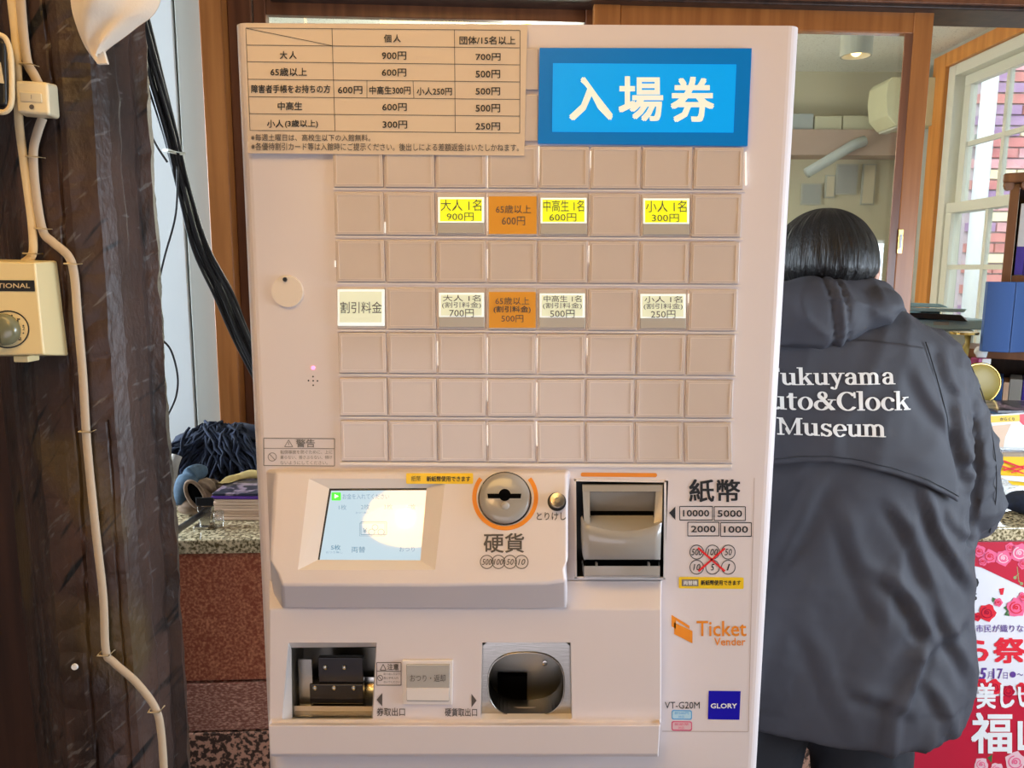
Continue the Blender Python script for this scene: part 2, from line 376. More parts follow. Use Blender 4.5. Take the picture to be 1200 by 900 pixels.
for r in range(1, 8):
    ya, yb = ROWS[r]; l, rr_ = bx(r, 0)+2, bx(r, 8)
    MB().slab([(l, yb+1.2), (rr_, yb+4.2), (rr_, yb+6.0), (l, yb+3.0)], (0, Y0, 0), NF, 0.0022).build('row_rail', 'machine_trim', vm)
MB().slab([(398, 541.5), (858, 545), (858, 549), (398, 545.5)], (0, Y0, 0), NF, 0.003).build('button_field_sill', 'machine_trim', vm, bevel=.0008)
# blue sign
sg = MB().slab([(632.5, 56), (881, 56.5), (876, 171), (630.5, 168)], (0, Y0, 0), NF, 0.005).build('title_sign', 'sign_blue', vm)
tag(sg, 'blue illuminated title sign with large white characters')
Print((0, Y0-.005, 0)).poly([(648, 74), (863, 75.5), (859.5, 155.5), (647, 154.5)]).build('sign_field', 'sign_sky', sg)
t = Print((0, Y0-.005, 0), NF, .0012)
t.text('入', 668, 91, 717, 140, bold=.022); t.text('場', 726, 90.5, 776, 141, bold=.022); t.text('券', 787, 91, 836, 142, bold=.022)
t.build('lettering', 'sign_letter', sg)
# round cover disc, led, speaker holes
c = fp(337.3, 341.5); dd = MB().cyl((c.x, Y0, c.z), NF, .0178, .0172, .003, 32).build('cover_disc', 'disc_cream', vm)
c = fp(335, 327.5); MB().cyl((c.x, Y0-.003, c.z), NF, .0025, .0022, .002, 12).build('keyhole', 'black_plastic', dd)
c = fp(367, 431); MB().cyl((c.x, Y0, c.z), NF, .0022, .002, .0012, 12).build('status_led', 'led_red', vm)
s = pr()
for x, y in ((366.8, 441.3), (361.5, 446), (367, 446.2), (372, 446.4), (367, 451.5)): s.disc(x, y, 1.0)
s.build('speaker_holes', 'ink', vm)
# warning plate
s = pr(); s.frame(309, 513.5, 392, 545.5, .9, .6).line(309, 525.3, 392, 525.8, .7)
s.text('警告', 347, 514.8, 369, 524.2, bold=.01)
s.line(333.5, 523.5, 338.2, 515.5, .8).line(338.2, 515.5, 343, 523.5, .8).line(333.5, 523.5, 343, 523.5, .8).line(338.2, 518, 338.2, 521.5, .8)
s.arc(319, 535.5, 4.8, 4.8, .8).line(315.8, 532, 322.3, 539, .8)
s.text('転倒事故を防ぐために、上に', 328.5, 527.5, 389.5, 532); s.text('乗らない、揺さぶらない、傾け', 328.5, 533.7, 389, 538.2); s.text('ないようにしてください。', 328.5, 540, 384, 544.4)
s.build('warning_label', 'ink_grey', vm)
# ---------------------------------------------------------------- console with the screen
def row(pts): return [fp(*p) for p in pts]
A_ = fp(500, 553, .013); B_ = fp(500, 675, .062)
CN = Vector((0, -(A_.z-B_.z), (B_.y-A_.y)*-1)).normalized()   # control face normal
if CN.y > 0: CN = -CN
CPt = A_
def cf(px, py, off=0): return hit(px, py, CPt + CN*off, CN)
rows = []
xsT = [325, 362, 522, 645, 664]; 
# rows of the control face
def cx(a): return [cf(*p) for p in a]
r_a = cx([(324, 553), (362, 553), (524, 553), (655, 553.5), (664, 554)])
r_b = cx([(322, 561), (362, 561), (522, 561), (655, 561), (665, 562)])
r_c = cx([(316, 656), (349, 668), (510, 668), (655, 662), (665.5, 658)])
r_d = cx([(325, 672), (348, 676), (510, 677), (640, 674), (662, 666)])
base_top = [fp(312, 550), fp(362, 550), fp(524, 550.3), fp(655, 551), fp(668, 551)]
r_e = [fp(330, 686, .066), fp(350, 686, .066), fp(510, 686.5, .066), fp(640, 684, .066), fp(664, 680, .062)]
r_f = [fp(332, 713, .034), fp(350, 713, .034), fp(510, 713.5, .034), fp(640, 714, .034), fp(664, 713, .040)]
g = grid([base_top, r_a, r_b, r_c, r_d, r_e, r_f], {(2, 1)})
k = g.v
# side walls back to the cabinet
L = [r_a[0], r_b[0], r_c[0], r_d[0], r_e[0], r_f[0]]; Rr = [r_a[4], r_b[4], r_c[4], r_d[4], r_e[4], r_f[4]]
bl = [Vector((fp(312, 550).x, Y0, v.z)) for v in L]; br = [Vector((v.x+.004, Y0, v.z)) for v in Rr]
bl[0] = base_top[0]; br[0] = base_top[4]
n = len(g.v); g.v += L + bl
for i in range(5): g.f.append((n+i, n+6+i, n+7+i, n+i+1))
n = len(g.v); g.v += Rr + br
for i in range(5): g.f.append((n+i, n+i+1, n+7+i, n+6+i))
n = len(g.v); g.v += r_f + [Vector((v.x, Y0, v.z)) for v in r_f]
for i in range(4): g.f.append((n+i, n+5+i, n+6+i, n+i+1))
con = g.build('console', 'machine_white', vm, bevel=.0045, seg=4)
tag(con, 'sloped control console carrying the screen and the coin slot')
# sunken screen bezel
oq = [(362, 561), (522, 561), (510, 668), (349, 668)]; iq = [(386, 572.5), (500, 572), (492.5, 656.5), (372.5, 656)]
o3 = [cf(*p) for p in oq]; i3 = [cf(p[0], p[1], -.007) for p in iq]; i4 = [cf(p[0], p[1], -.009) for p in iq]
mesh('screen_bezel', o3+i3+i4, [(0, 1, 5, 4), (1, 2, 6, 5), (2, 3, 7, 6), (3, 0, 4, 7), (4, 5, 9, 8), (5, 6, 10, 9), (6, 7, 11, 10), (7, 4, 8, 11)], 'machine_trim', con)
sp = hit(440, 614, CPt+CN*-.0085, CN)
SB = Print(sp, CN, -.0012).poly([(383, 570), (503, 570), (495, 659), (370, 659)]).build('screen_gasket', 'black_plastic', con)
scr = Print(sp, CN, 0).poly([(388, 575), (500, 574.5), (492.5, 656.5), (374.5, 656)]).build('touch_screen', 'screen', con)
tag(scr, 'lit touch screen')
t = Print(sp, CN, .0005)
t.text('お金を入れてください', 401.5, 578.5, 456, 585); t.text('1枚', 397, 591.5, 406, 597.5); t.text('2枚', 423, 591, 433, 597); t.text('3枚', 450, 590.5, 460, 597); t.text('4枚', 477, 590.5, 487, 597)
t.text('5枚', 388, 638.5, 399, 644.5, bold=.02); t.text('おつり無し', 382, 646, 401.5, 648.5); t.text('両替', 412, 640.5, 428, 647.5, bold=.01); t.text('おつり', 468, 641, 486, 646.5)
t.text('おつり無し', 417, 599.5, 432, 602)
t.frame(423, 611.5, 453, 626.5, .8).frame(421.5, 613, 451, 628, .5).text('¥', 425.5, 619, 430, 624.5, bold=.02)
t.arc(435.5, 623.5, 3.6, 3.4, .8).arc(446.5, 623.5, 3.6, 3.4, .8).arc(439.5, 618, 3.4, 3.2, .8)
t.build('screen_lettering', 'screen_ink', scr)
Print(sp, CN, .0004).rrect(388.5, 577, 399.5, 586.5, 1).build('screen_icon', 'screen_green', scr)
Print(sp, CN, .0008).poly([(392, 579), (397, 581.5), (392, 584)]).build('screen_arrow', 'screen_white', scr)
def CP_(eps=.0007): return Print(CPt, CN, eps)
# coin slot
r1 = (cf(622, 584)-cf(561, 584)).length/2; cc = cf(591.5, 584)
cs = MB().cyl(cc, CN, r1*1.03, r1*1.03, .001, 40).build('coin_slot', 'black_plastic', con)
tag(cs, 'round grey coin slot')
def lathe(c, n, prof, k=40):
    mb = MB(); n = Vector(n); a = n.cross(Vector((1, 0, 0))).normalized(); b = a.cross(n)
    for (r, h) in prof:
        mb.v += [c + n*h + (a*math.cos(2*math.pi*j/k)+b*math.sin(2*math.pi*j/k))*r for j in range(k)]
    for i in range(len(prof)-1):
        for j in range(k): mb.f.append((i*k+j, i*k+(j+1) % k, (i+1)*k+(j+1) % k, (i+1)*k+j))
    mb.f.append(tuple(range((len(prof)-1)*k, len(prof)*k)))
    return mb
lathe(cc, CN, [(r1*.97, 0), (r1*.97, .005), (r1*.9, .0075), (r1*.7, .0088), (r1*.35, .0095)]).build('slot_plate', 'grey_plastic', cs, smooth=True)
sp2 = Print(cc + CN*.0095, CN, .0006)
sp2.poly([(571, 578.5), (611, 578.5), (610, 584), (572, 584)]).disc(591.5, 580, 7.2, 7.2, 24).build('slit', 'dark_void', cs)
t = Print(cc + CN*.0095, CN, .0004); t.line(570.5, 585, 611.5, 585, 1.2).arc(591.5, 580, 7.6, 7.6, 1, 180, 360).build('slit_edge', 'grey_light', cs)
dm = hit(592, 593, cc + CN*.0092, CN); MB().ell(dm, (.005, .0025, .005)).build('dimple', 'grey_light', cs, smooth=True)
CP_().arc(592, 583, 36.2, 36, 5.0, -38, 218, 44).build('coin_ring_mark', 'orange_ink', con)
for an in (-38, 218): pass
# cancel knob
kc = cf(652.5, 588); ck = MB().cyl(kc, CN, .0105, .0105, .0012, 24).build('cancel_knob', 'black_plastic', con)
lathe(kc, CN, [(.0085, .001), (.0085, .013), (.0078, .0145), (.003, .015)], 24).build('knob_cap', 'steel', ck, smooth=False)
t = CP_(); t.text('とりけし', 629, 600.5, 663, 609.5, bold=.012).text('硬貨', 567, 625, 614, 647.5, bold=.012); 
t.build('lettering', 'ink_soft', con); t = CP_()
for i, w in enumerate(('500', '100', '50', '10')):
    x = 570.5+13.6*i; t.arc(x, 658.5, 7.6, 7.8, 1.0); t.text(w, x-5.6+(0 if len(w) == 3 else 1.4), 655, x+5.6-(0 if len(w) == 3 else 1.4), 662, shear=.25, bold=.008)
t.build('coin_value_marks', 'ink_soft', con)
st = Print(CPt, CN, .0006).rrect(476, 554.5, 554.5, 567, 1.5).build('yellow_sticker', 'yellow_sticker', con)
Print(CPt, CN, .0011).text('紙幣', 482, 557.5, 493, 564).text('新紙幣使用できます', 500, 558, 551, 564.2, bold=.02).build('lettering', 'ink', st)
# ---------------------------------------------------------------- lower body with the two trays
d1 = .030
def LB(py, d, xs): return [Vector((fp(xs[0], py, d).x, Y0, fp(xs[0], py, d).z))] + [fp(x, py, d) for x in xs] + [Vector((fp(xs[-1], py, d).x+.002, Y0, fp(xs[-1], py, d).z))]
g = grid([
    LB(681, .003, [315, 332, 442, 566, 669, 771, 775]), LB(700, .018, [315, 334, 442, 566, 669, 771, 775]),
    LB(714, d1, [315, 336, 442, 566, 669, 771, 775]), LB(753, d1, [315, 338, 441.5, 565, 669, 771, 775]),
    LB(843, d1, [315, 330.5, 437, 563, 670.5, 771, 775]), LB(847, d1+.002, [314.5, 331, 437, 563, 670.5, 771, 775]),
    LB(850, .044, [314, 331, 437, 563, 670.5, 770, 774]), LB(884, .042, [316, 331, 437, 563, 670.5, 768, 772]),
    LB(887, .036, [316, 331, 437, 563, 670.5, 768, 772]), [Vector((v.x, Y0, v.z)) for v in LB(888, .03, [316, 331, 437, 563, 670.5, 768, 772])]], {(3, 2), (3, 4)})
low = g.build('lower_housing', 'machine_white', vm, bevel=.003, seg=3)
tag(low, 'projecting lower housing with the ticket tray and the coin tray')
# ticket tray
T0 = [fp(338, 753, d1), fp(441.5, 753, d1), fp(437, 843, d1), fp(330.5, 843, d1)]
I0 = [fp(341.5, 759, d1-.018), fp(440.5, 758, d1-.018), fp(435.5, 841, d1-.018), fp(342.5, 841.5, d1-.018)]
tr = mesh('ticket_tray', T0+I0, [(0, 1, 5, 4), (1, 2, 6, 5), (2, 3, 7, 6), (3, 0, 4, 7)], 'machine_trim', vm)
tag(tr, 'ticket outlet tray lined with dark steel')
def box_in(x0, z0, x1, z1, ya, yb): return [Vector((x0, ya, z1)), Vector((x1, ya, z1)), Vector((x1, ya, z0)), Vector((x0, ya, z0)), Vector((x0, yb, z1)), Vector((x1, yb, z1)), Vector((x1, yb, z0)), Vector((x0, yb, z0))]
x0, x1, zb, zt = I0[3].x-.001, I0[1].x+.001, I0[2].z-.001, I0[0].z+.001
yf = Y0-d1+.0175; yk = yf+.06
vs = box_in(x0, zb, x1, zt, yf, yk)
mesh('steel_liner', vs, [(0, 4, 5, 1), (1, 5, 6, 2), (3, 7, 4, 0), (4, 7, 6, 5)], 'steel_rough', tr)
# curved steel floor
pts = []
for i in range(9):
    a = R(90*i/8); pts.append((yf + .001 + .045*math.sin(a)*1.0, zb + .001 + .026*(1-math.cos(a))))
n = len(pts); vs = [Vector((x0+.001, y, z)) for y, z in pts] + [Vector((x1-.001, y, z)) for y, z in pts]
mesh('curved_floor', vs, [(i, i+n, i+n+1, i+1) for i in range(n-1)], 'steel', tr, smooth=True)
dz = lambda py: fp(400, py, -.01).z
def inq(a, b, c, d, off): 
    p = fp(a, b, -off); q_ = fp(c, d, -off); return p.x, p.z, q_.x, q_.z
ax_, az_, bx_, bz_ = inq(374, 768, 427, 797, .018)
MB().box(ax_, Y0+.012, bz_, bx_, Y0+.020, az_).build('upper_flap', 'smoked', tr, bevel=.001)
ax_, az_, bx_, bz_ = inq(364, 799, 427, 822, .014)
MB().box(ax_, Y0+.008, bz_, bx_, Y0+.018, az_).build('lower_flap', 'smoked', tr, bevel=.001)
ax_, az_, bx_, bz_ = inq(352, 768, 370, 838, .02)
MB().box(ax_, Y0+.01, bz_, bx_, Y0+.014, az_).build('side_plate', 'steel', tr)
for (x, y, o) in ((381, 782, .012), (403.5, 782, .012), (369, 806, .008), (391.5, 806, .008), (414.5, 806, .008)):
    c = fp(x, y, -o); MB().ell(c, (.0032, .002, .0032), 12, 8).build('rivet', 'steel', tr, smooth=True)
# coin tray
ct = thing('coin_tray', '', ''); ct.parent = vm
for kx in ('label', 'category'):
    if kx in ct: del ct[kx]
T0 = [fp(565, 753, d1), fp(669, 753, d1), fp(670.5, 843, d1), fp(563, 843, d1)]
yf2 = Y0-d1; 
vs = [v.copy() for v in T0] + [v + Vector((0, .012, 0)) for v in T0]
mesh('tray_edge', vs, [(0, 1, 5, 4), (1, 2, 6, 5), (2, 3, 7, 6), (3, 0, 4, 7)], 'machine_trim', ct)
# steel face plate with an oval opening
cxp, cyp, rxp, ryp = 616.5, 802, 44.5, 37.5
yp = d1-.012
K = 48; inner = []; outer = []
for i in range(K):
    a = 2*math.pi*i/K; ca, sa = math.cos(a), math.sin(a)
    e = 2/2.6
    inner.append((cxp + rxp*math.copysign(abs(ca)**e, ca), cyp + ryp*math.copysign(abs(sa)**e, sa)))
    x, y = (616.5 + 70*ca, 798 + 62*sa); tt = min(52.5/abs(ca) if abs(ca) > 1e-6 else 1e9, 45.5/abs(sa) if abs(sa) > 1e-6 else 1e9)
    outer.append((616.8 + tt*ca, 798 + tt*sa))
def dish(y): return yp - .004*max(0, (830-y)/80)
vi = [fp(x, y, dish(y)) for x, y in inner]; vo = [fp(x, y, dish(y)) for x, y in outer]
vb = [v + Vector((0, .035, 0)) for v in vi]
mesh('steel_plate', vo+vi+vb, [(i, K+i, K+(i+1) % K, (i+1) % K) for i in range(K)] + [(K+i, 2*K+i, 2*K+(i+1) % K, K+(i+1) % K) for i in range(K)], 'steel', ct, smooth=False)
MB().tube([v - Vector((0, .001, 0)) for v in vi]+[vi[0]-Vector((0, .001, 0))], .0011, 6, caps=False).build('opening_lip', 'steel', ct, smooth=True)
xa, xb = fp(567, 800, d1).x-.004, fp(671, 800, d1).x+.004; za, zb_ = fp(600, 758, 0).z+.004, fp(600, 842, 0).z-.006
mesh('back_wall', [Vector((xa, Y0+.045, za)), Vector((xb, Y0+.045, za)), Vector((xb, Y0+.045, zb_)), Vector((xa, Y0+.045, zb_)), Vector((xa, Y0-.015, zb_)), Vector((xb, Y0-.015, zb_)), Vector((xa, Y0-.008, za)), Vector((xb, Y0-.008, za))],
     [(0, 3, 2, 1), (3, 4, 5, 2), (0, 1, 7, 6), (0, 6, 4, 3), (1, 2, 5, 7)], 'steel_rough', ct)
c1, c2 = fp(583.5, 790, -.04), fp(617.5, 820, -.04)
MB().box(c1.x, Y0+.036, c2.z, c2.x, Y0+.044, c1.z).build('coin_chute', 'dark_void', ct)
MB().box(c1.x, Y0+.030, c2.z-.003, c2.x, Y0+.044, c2.z-.0003).build('chute_lip', 'brass', ct)
c = fp(651, 753.5, d1-.02); 
for (x, y, o) in ((652, 755, .008), (638.5, 777, .044)):
    c = fp(x, y, -o); lathe(c, Vector(NF), [(.0034, 0), (.0034, .001), (.002, .0012)], 16).build('screw', 'steel', ct)
# return button
rb = MB().slab([(471, 774), (531, 774), (530, 826.5), (471.5, 826)], (0, Y0-d1, 0), NF, .004).build('return_button', 'machine_trim', vm, bevel=.0012)
tag(rb, 'square change return button with a printed clear cap')
MB().slab([(476, 779), (527.5, 779), (526.5, 822.5), (476.5, 822)], (0, Y0-d1-.003, 0), NF, .003).build('cap', 'grey_light', rb, bevel=.001)
MB().slab([(476.5, 806.5), (526.5, 806.5), (526, 821), (477, 820.5)], (0, Y0-d1-.0055, 0), NF, .0012).build('cap_foot', 'machine_trim', rb)
Print((0, Y0-d1-.006, 0), NF, .0006).text('おつり・返却', 480.5, 790.5, 522, 799).build('lettering', 'ink_soft', rb)
t = Print((0, Y0-d1, 0))
t.poly([(441.3, 820), (448, 812), (448, 828)]).text('券取出口', 441.5, 829.5, 474.5, 839, bold=.01); t.build('tray_lettering', 'ink_soft', vm); t = Print((0, Y0-d1, 0)); t.poly([(558.5, 821), (552.5, 813), (552.5, 829)])
t.text('硬貨取出口', 521.5, 830, 559, 839.5, bold=.01)
t.build('tray_lettering', 'ink_soft', vm); t = Print((0, Y0-d1, 0)); t.frame(441.5, 776.5, 470, 803, .8).line(441.5, 786.7, 470, 786.7, .7)
t.text('注意', 454, 778, 467, 785, bold=.015).line(445.5, 785.3, 449, 778.5, .8).line(449, 778.5, 452.5, 785.3, .8).line(445.5, 785.3, 452.5, 785.3, .8)
t.arc(445.5, 794.5, 2.9, 3.2, .7).line(443.5, 792.2, 447.5, 797, .7)
t.text('取り出し口より', 449.5, 788.5, 468.5, 791.2).text('奥に手を入れ', 449.5, 793, 467, 796).text('ないでください', 449.5, 797.8, 468.5, 800.6)
t.build('caution_label', 'ink_soft', vm)
# ---------------------------------------------------------------- banknote acceptor
ba = thing('banknote_acceptor', '', ''); ba.parent = vm
for kx in ('category',):
    if kx in ba: del ba[kx]
ba['label'] = 'grey banknote acceptor with a curved glossy lip'
mesh('cavity', box_in(HB[0], HB[2], HB[1], HB[3], Y0, Y0+.05), [(0, 4, 5, 1), (1, 5, 6, 2), (3, 7, 4, 0), (4, 7, 6, 5), (2, 6, 7, 3)], 'black_plastic', ba)
mb = MB()
for q_ in ([(673, 561.5), (781, 563), (781, 565.5), (673, 564)], [(673, 676), (780, 677.5), (780, 679.5), (673, 678)], [(672.5, 561.5), (675, 561.5), (676, 678), (673.5, 678)], [(778.5, 563), (781, 563), (780, 679), (777.5, 679)]):
    mb.slab(q_, (0, Y0, 0), NF, .002)
mb.build('opening_frame', 'machine_trim', ba)
NC = 13
def lx(py): return 682.5 + (py-567)*.02
def rx(py): return 776.5 - (py-567)*.03
def crow(py, d, sag=0, bulge=.006, l=None, r=None):
    out = []
    for i in range(NC):
        u = i/(NC-1); s_ = 1-(2*u-1)**2
        a = l if l is not None else lx(py); b = r if r is not None else rx(py)
        out.append(fp(a+(b-a)*u, py + sag*s_, d + bulge*s_*0.6))
    return out
# top bar + jambs
top = [crow(567, -.004, bulge=.001), crow(568.5, .006, bulge=.001), crow(576, .009, bulge=.001), crow(577, .002, bulge=0, l=691, r=768.5)]
grid(top).build('top_bar', 'grey_plastic', ba, smooth=False, merge=True)
def jamb(xo0, xi0, xo1, xi1):
    return [fp(xo0, 568, -.01), fp(xo0, 568, .006), fp(xi0, 576, .008), fp(xi0, 576, -.02)], [fp(xo1, 613, -.01), fp(xo1, 613, .024), fp(xi1, 613, .022), fp(xi1, 606, -.02)]
for a in ((682.5, 691, 684.5, 691.5), (776.5, 768.5, 776, 766)):
    A1, B1 = jamb(*a); mesh('jamb', A1+B1, [(i, i+4, i+5, i+1) for i in range(3)], 'grey_plastic', ba)
mid = crow(592, -.012, bulge=0, l=691.5, r=767)
grid([crow(577, .002, bulge=0, l=691, r=768.5), mid, crow(599, -.016, bulge=0, l=692, r=766)]).build('recess_back', 'grey_plastic', ba, smooth=True)
grid([crow(598.5, -.016, bulge=0, l=692, r=766), crow(605, -.013, bulge=0, l=692, r=766)]).build('note_slot', 'dark_void', ba)
grid([crow(604, -.010, bulge=0, l=692.5, r=765.5), crow(606, -.006, bulge=0, l=692.5, r=765.5), crow(612.5, .030, sag=10, bulge=.008, l=685, r=776)]).build('note_tongue', 'grey_light', ba, smooth=True)
lip = [crow(612.5, .030, sag=10, bulge=.008, l=685, r=776)]
for (py, d, sg_) in ((616, .0325, 9.5), (623, .0345, 8), (632, .035, 5), (642, .034, 2), (650, .031, .5), (655.5, .028, 0)):
    lip.append(crow(py, d, sag=sg_, bulge=.009))
lip.append(crow(656, .010, bulge=.002))
for r_ in lip: r_.insert(0, Vector((r_[0].x-.0005, Y0-.004, r_[0].z))); r_.append(Vector((r_[-1].x+.0005, Y0-.004, r_[-1].z)))
grid(lip).build('glossy_lip', 'grey_plastic', ba, smooth=True)
grid([crow(655, .012, bulge=.002, l=686, r=772), crow(665, .012, bulge=.002, l=686, r=772)]).build('lower_slit', 'dark_void', ba)
fl = [crow(663, .010, bulge=.002), crow(663.3, .024, bulge=.008), crow(674, .024, bulge=.008), crow(676, .018, bulge=.008), crow(677, 0, bulge=0)]
for r_ in fl: r_.insert(0, Vector((r_[0].x-.0005, Y0-.002, r_[0].z))); r_.append(Vector((r_[-1].x+.0005, Y0-.002, r_[-1].z)))
grid(fl).build('lower_strip', 'grey_plastic', ba, smooth=False)
for x in (698.5, 759.5):
    c = fp(x, 661, .014); MB().box(c.x-.0012, c.y-.006, c.z-.003, c.x+.0012, c.y, c.z+.003).build('roller_pin', 'grey_light', ba)
# printing on the cabinet front
s = pr(); s.rrect(680.5, 553.8, 770, 558.6, 2.2, .6).build('orange_bar', 'orange_ink', vm)
t = pr(); t.text('紙幣', 808, 562, 867, 588, bold=.018).poly([(784, 601), (791.5, 593.5), (791.5, 609.5)])
for (x0, y0, x1, y1, w) in ((796.5, 593.5, 835, 609.5, '10000'), (837, 593.8, 873.5, 610, '5000'), (806, 612, 842.5, 628, '2000'), (844.5, 612.5, 880.5, 628.5, '1000')):
    t.frame(x0, y0, x1, y1, 1.0); t.text(w, x0+4, y0+4.3, x1-4, y1-4.3, bold=.022)
for i, w in enumerate(('500', '100', '50', '10', '5', '1')):
    x, y = 816.5+(i % 3)*18.5, 647+(i//3)*17.7; t.arc(x, y, 8.0, 8.2, .9)
    ww = {1: 2, 2: 4.2, 3: 6.2}[len(w)]; t.text(w, x-ww, y-3.8, x+ww, y+3.8, shear=.2, bold=.008)
t.build('printed_lettering', 'ink', vm)
pr().text('VT-G20M', 779, 822.5, 820, 830.5).build('model_lettering', 'ink', vm)
pr(.0011).line(818, 642, 849.5, 669.5, 2.4).line(849.5, 642.5, 818.5, 669.5, 2.4).build('red_cross', 'red_ink', vm)
st = pr(.0006).rrect(795.5, 676, 871.5, 689.5, 1.6, .7).build('yellow_sticker', 'yellow_sticker', vm)
pr(.0010).rect(799, 679, 818.5, 687).build('sticker_box', 'ink_grey', st)
pr(.0014).text('両替機', 801, 680.5, 817, 685.5, bold=.02).build('sticker_box_text', 'white_ink', st)
pr(.0010).text('新紙幣使用できます', 821.5, 680, 868, 685.8, bold=.02).build('lettering', 'ink', st)
t = pr(); t.poly([(787, 720.5), (808, 733.5), (808, 737), (792, 727), (792, 737), (787, 734)]).poly([(790, 729.5), (811.5, 739.5), (811.5, 754), (790, 743)])
t.text('Ticket', 816.5, 728, 874.5, 745.5, bold=.012).text('Vender', 837, 747.5, 873.5, 756.5, bold=.012); t.build('ticket_logo', 'orange_ink', vm)
s = pr().poly([(830.5, 809.5), (868, 810), (866.5, 843.5), (829.5, 843)]).build('maker_badge', 'blue_ink', vm); tag(s, 'square dark blue maker badge')
pr(.0011).text('GLORY', 833, 824.5, 863.5, 830, bold=.03).build('lettering', 'white_ink', s)
for (y, a, b, w) in ((832, 'lightblue_ink', 'lightblue_fill', ('新500円', '対応')), (845, 'pink_ink', 'pink_fill', ('新紙幣', '対応'))):
    k_ = pr(.0005).rrect(787, y, 811, y+11.3, 2.2, .3).build('small_badge', a, vm)
    pr(.0009).rrect(788.2, y+1.2, 809.8, y+10, 1.6, .3).build('badge_field', b, k_)
    pr(.0013).text(w[0], 790.5, y+2.2, 807, y+5.4).text(w[1], 795, y+6.4, 802, y+9.4).build('lettering', a, k_)
# ---------------------------------------------------------------- price sheet taped on the machine (a thing of its own)
ps = thing('price_sheet', 'laminated beige price table taped over the machine top left', 'notice')
mb = MB(); q_ = [(288.5, 27.5), (618, 29.5), (614.5, 182.5), (290.5, 179.5)]
mb.slab(q_, (0, Y0-.0052, 0), NF, .0008); mb.build('laminate', 'paper_sheet', ps)
t = Print((0, Y0-.006, 0), NF, .0006)
x0, x1 = 288, 612
rowsL = [34, 54, 73.5, 94, 114.5, 134.5, 154]; rowsR = [35.5, 56, 76, 96, 116.5, 136, 156]
for a, b in zip(rowsL, rowsR): t.line(288+(a-34)*.04, a-1.2, 609, b, .6)
t.line(288, 33, 293, 153, .6).line(389, 33, 392.5, 154, .6).line(532.5, 35, 533.5, 155, .6).line(609.5, 35.5, 609, 156, .6)
t.line(288, 33, 389, 53.5, .6).line(430, 94.5, 430, 114.8, .6).line(484, 94.5, 485, 115.5, .6)
TT = [('個', 450, 40.5, 458.5, 49.5), ('人', 461, 40.5, 469.5, 49.5), ('団体/15名以上', 538.5, 42.5, 604, 52), ('大', 328, 60, 336.5, 69), ('人', 339, 60, 347.5, 69),
      ('900円', 447.5, 60.5, 476, 70), ('700円', 557.5, 62.5, 586.5, 71), ('65歳以上', 317, 79.5, 359.5, 89), ('600円', 447.5, 80.5, 476, 89.5), ('500円', 557.5, 82, 586, 91.5),
      ('障害者手帳をお持ちの方', 294.5, 99.5, 387, 109), ('600円', 396, 101, 424.5, 110), ('中高生300円', 433, 101, 481, 110.5), ('小人250円', 488.5, 102.5, 529.5, 111.5), ('500円', 557.5, 102.5, 586, 111.5),
      ('中高生', 325.5, 119.5, 354, 129), ('600円', 448, 121, 476.5, 130), ('500円', 557.5, 122, 586, 131.5), ('小人', 313, 140.5, 332, 149.5), ('(3歳以上)', 334, 140.5, 372.5, 150),
      ('300円', 448.5, 141.5, 477, 150.5), ('250円', 557.5, 143.5, 586, 152.5)]
for a in TT: t.text(*a, bold=.014)
t.build('lettering', 'ink', ps)
t = Print((0, Y0-.006, 0), NF, .0006)
t.text('※毎週土曜日は、高校生以下の入館無料。', 294, 157, 434, 165, bold=.003, dy=.6).text('※各優待割引カード等は入館時にご提示ください。後出しによる差額返金はいたしかねます。', 294.5, 167, 608, 176, bold=.003, dy=1.5)
t.build('footnote', 'ink_soft', ps)
MB().slab([(278, 24), (281.5, 24), (281.5, 36), (278, 36)], (0, Y0-.0005, 0), NF, .0004)
# ================================================================ SETTING
wood('frame_wood', (0.10, 0.035, 0.016), (0.17, 0.062, 0.027)); wood('door_wood', (0.24, 0.080, 0.018), (0.34, 0.125, 0.032))
wood('casing_wood', (0.55, 0.21, 0.045), (0.68, 0.29, 0.07)); wood('shelf_wood', (0.16, 0.065, 0.028), (0.23, 0.095, 0.04))
wood('dark_wood', (0.022, 0.010, 0.007), (0.05, 0.022, 0.014), rough=.45)
wood('post_wood', (0.020, 0.0115, 0.009), (0.055, 0.030, 0.022), rough=.40, grain=(1, 1, .5), scale=38, bump=.6, coat=.15)
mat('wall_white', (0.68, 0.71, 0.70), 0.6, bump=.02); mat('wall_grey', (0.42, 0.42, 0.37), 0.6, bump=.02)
mat('wall_cream', (0.55, 0.50, 0.36), 0.7, bump=.03, var=.05, scale=3)
mat('ceiling_board', (0.80, 0.78, 0.70), 0.8, col2=(0.48, 0.44, 0.38), scale=150, thr=(0.60, 0.68))
mat('ceiling_front', (0.6, 0.55, 0.48), .8)
mat('floor_tile', (0.20, 0.15, 0.12), .35, var=.15, scale=6)
mat('granite_top', (0.12, 0.09, 0.04), 0.10, col2=(0.72, 0.60, 0.38), scale=170, kind='noise', thr=(0.40, 0.60), coat=.6)
mat('granite_red', (0.30, 0.075, 0.04), 0.30, col2=(0.66, 0.28, 0.15), scale=200, thr=(0.42, 0.70))
mat('granite_red_pale', (0.30, 0.11, 0.075), 0.38, col2=(0.72, 0.42, 0.31), scale=150, thr=(0.45, 0.66), stretch=(1, 1, 2.2))
mat('granite_speckle', (0.07, 0.04, 0.03), 0.3, col2=(0.66, 0.36, 0.25), scale=110, thr=(0.46, 0.54))
mat('mortar', (0.30, 0.24, 0.19), .8); mat('white_frame', (0.72, 0.71, 0.60), .45)
def wpt(px, py, Y): return W(px, py, Y)
def hexa(f, b, T=None): return MB().quad8(f, b)
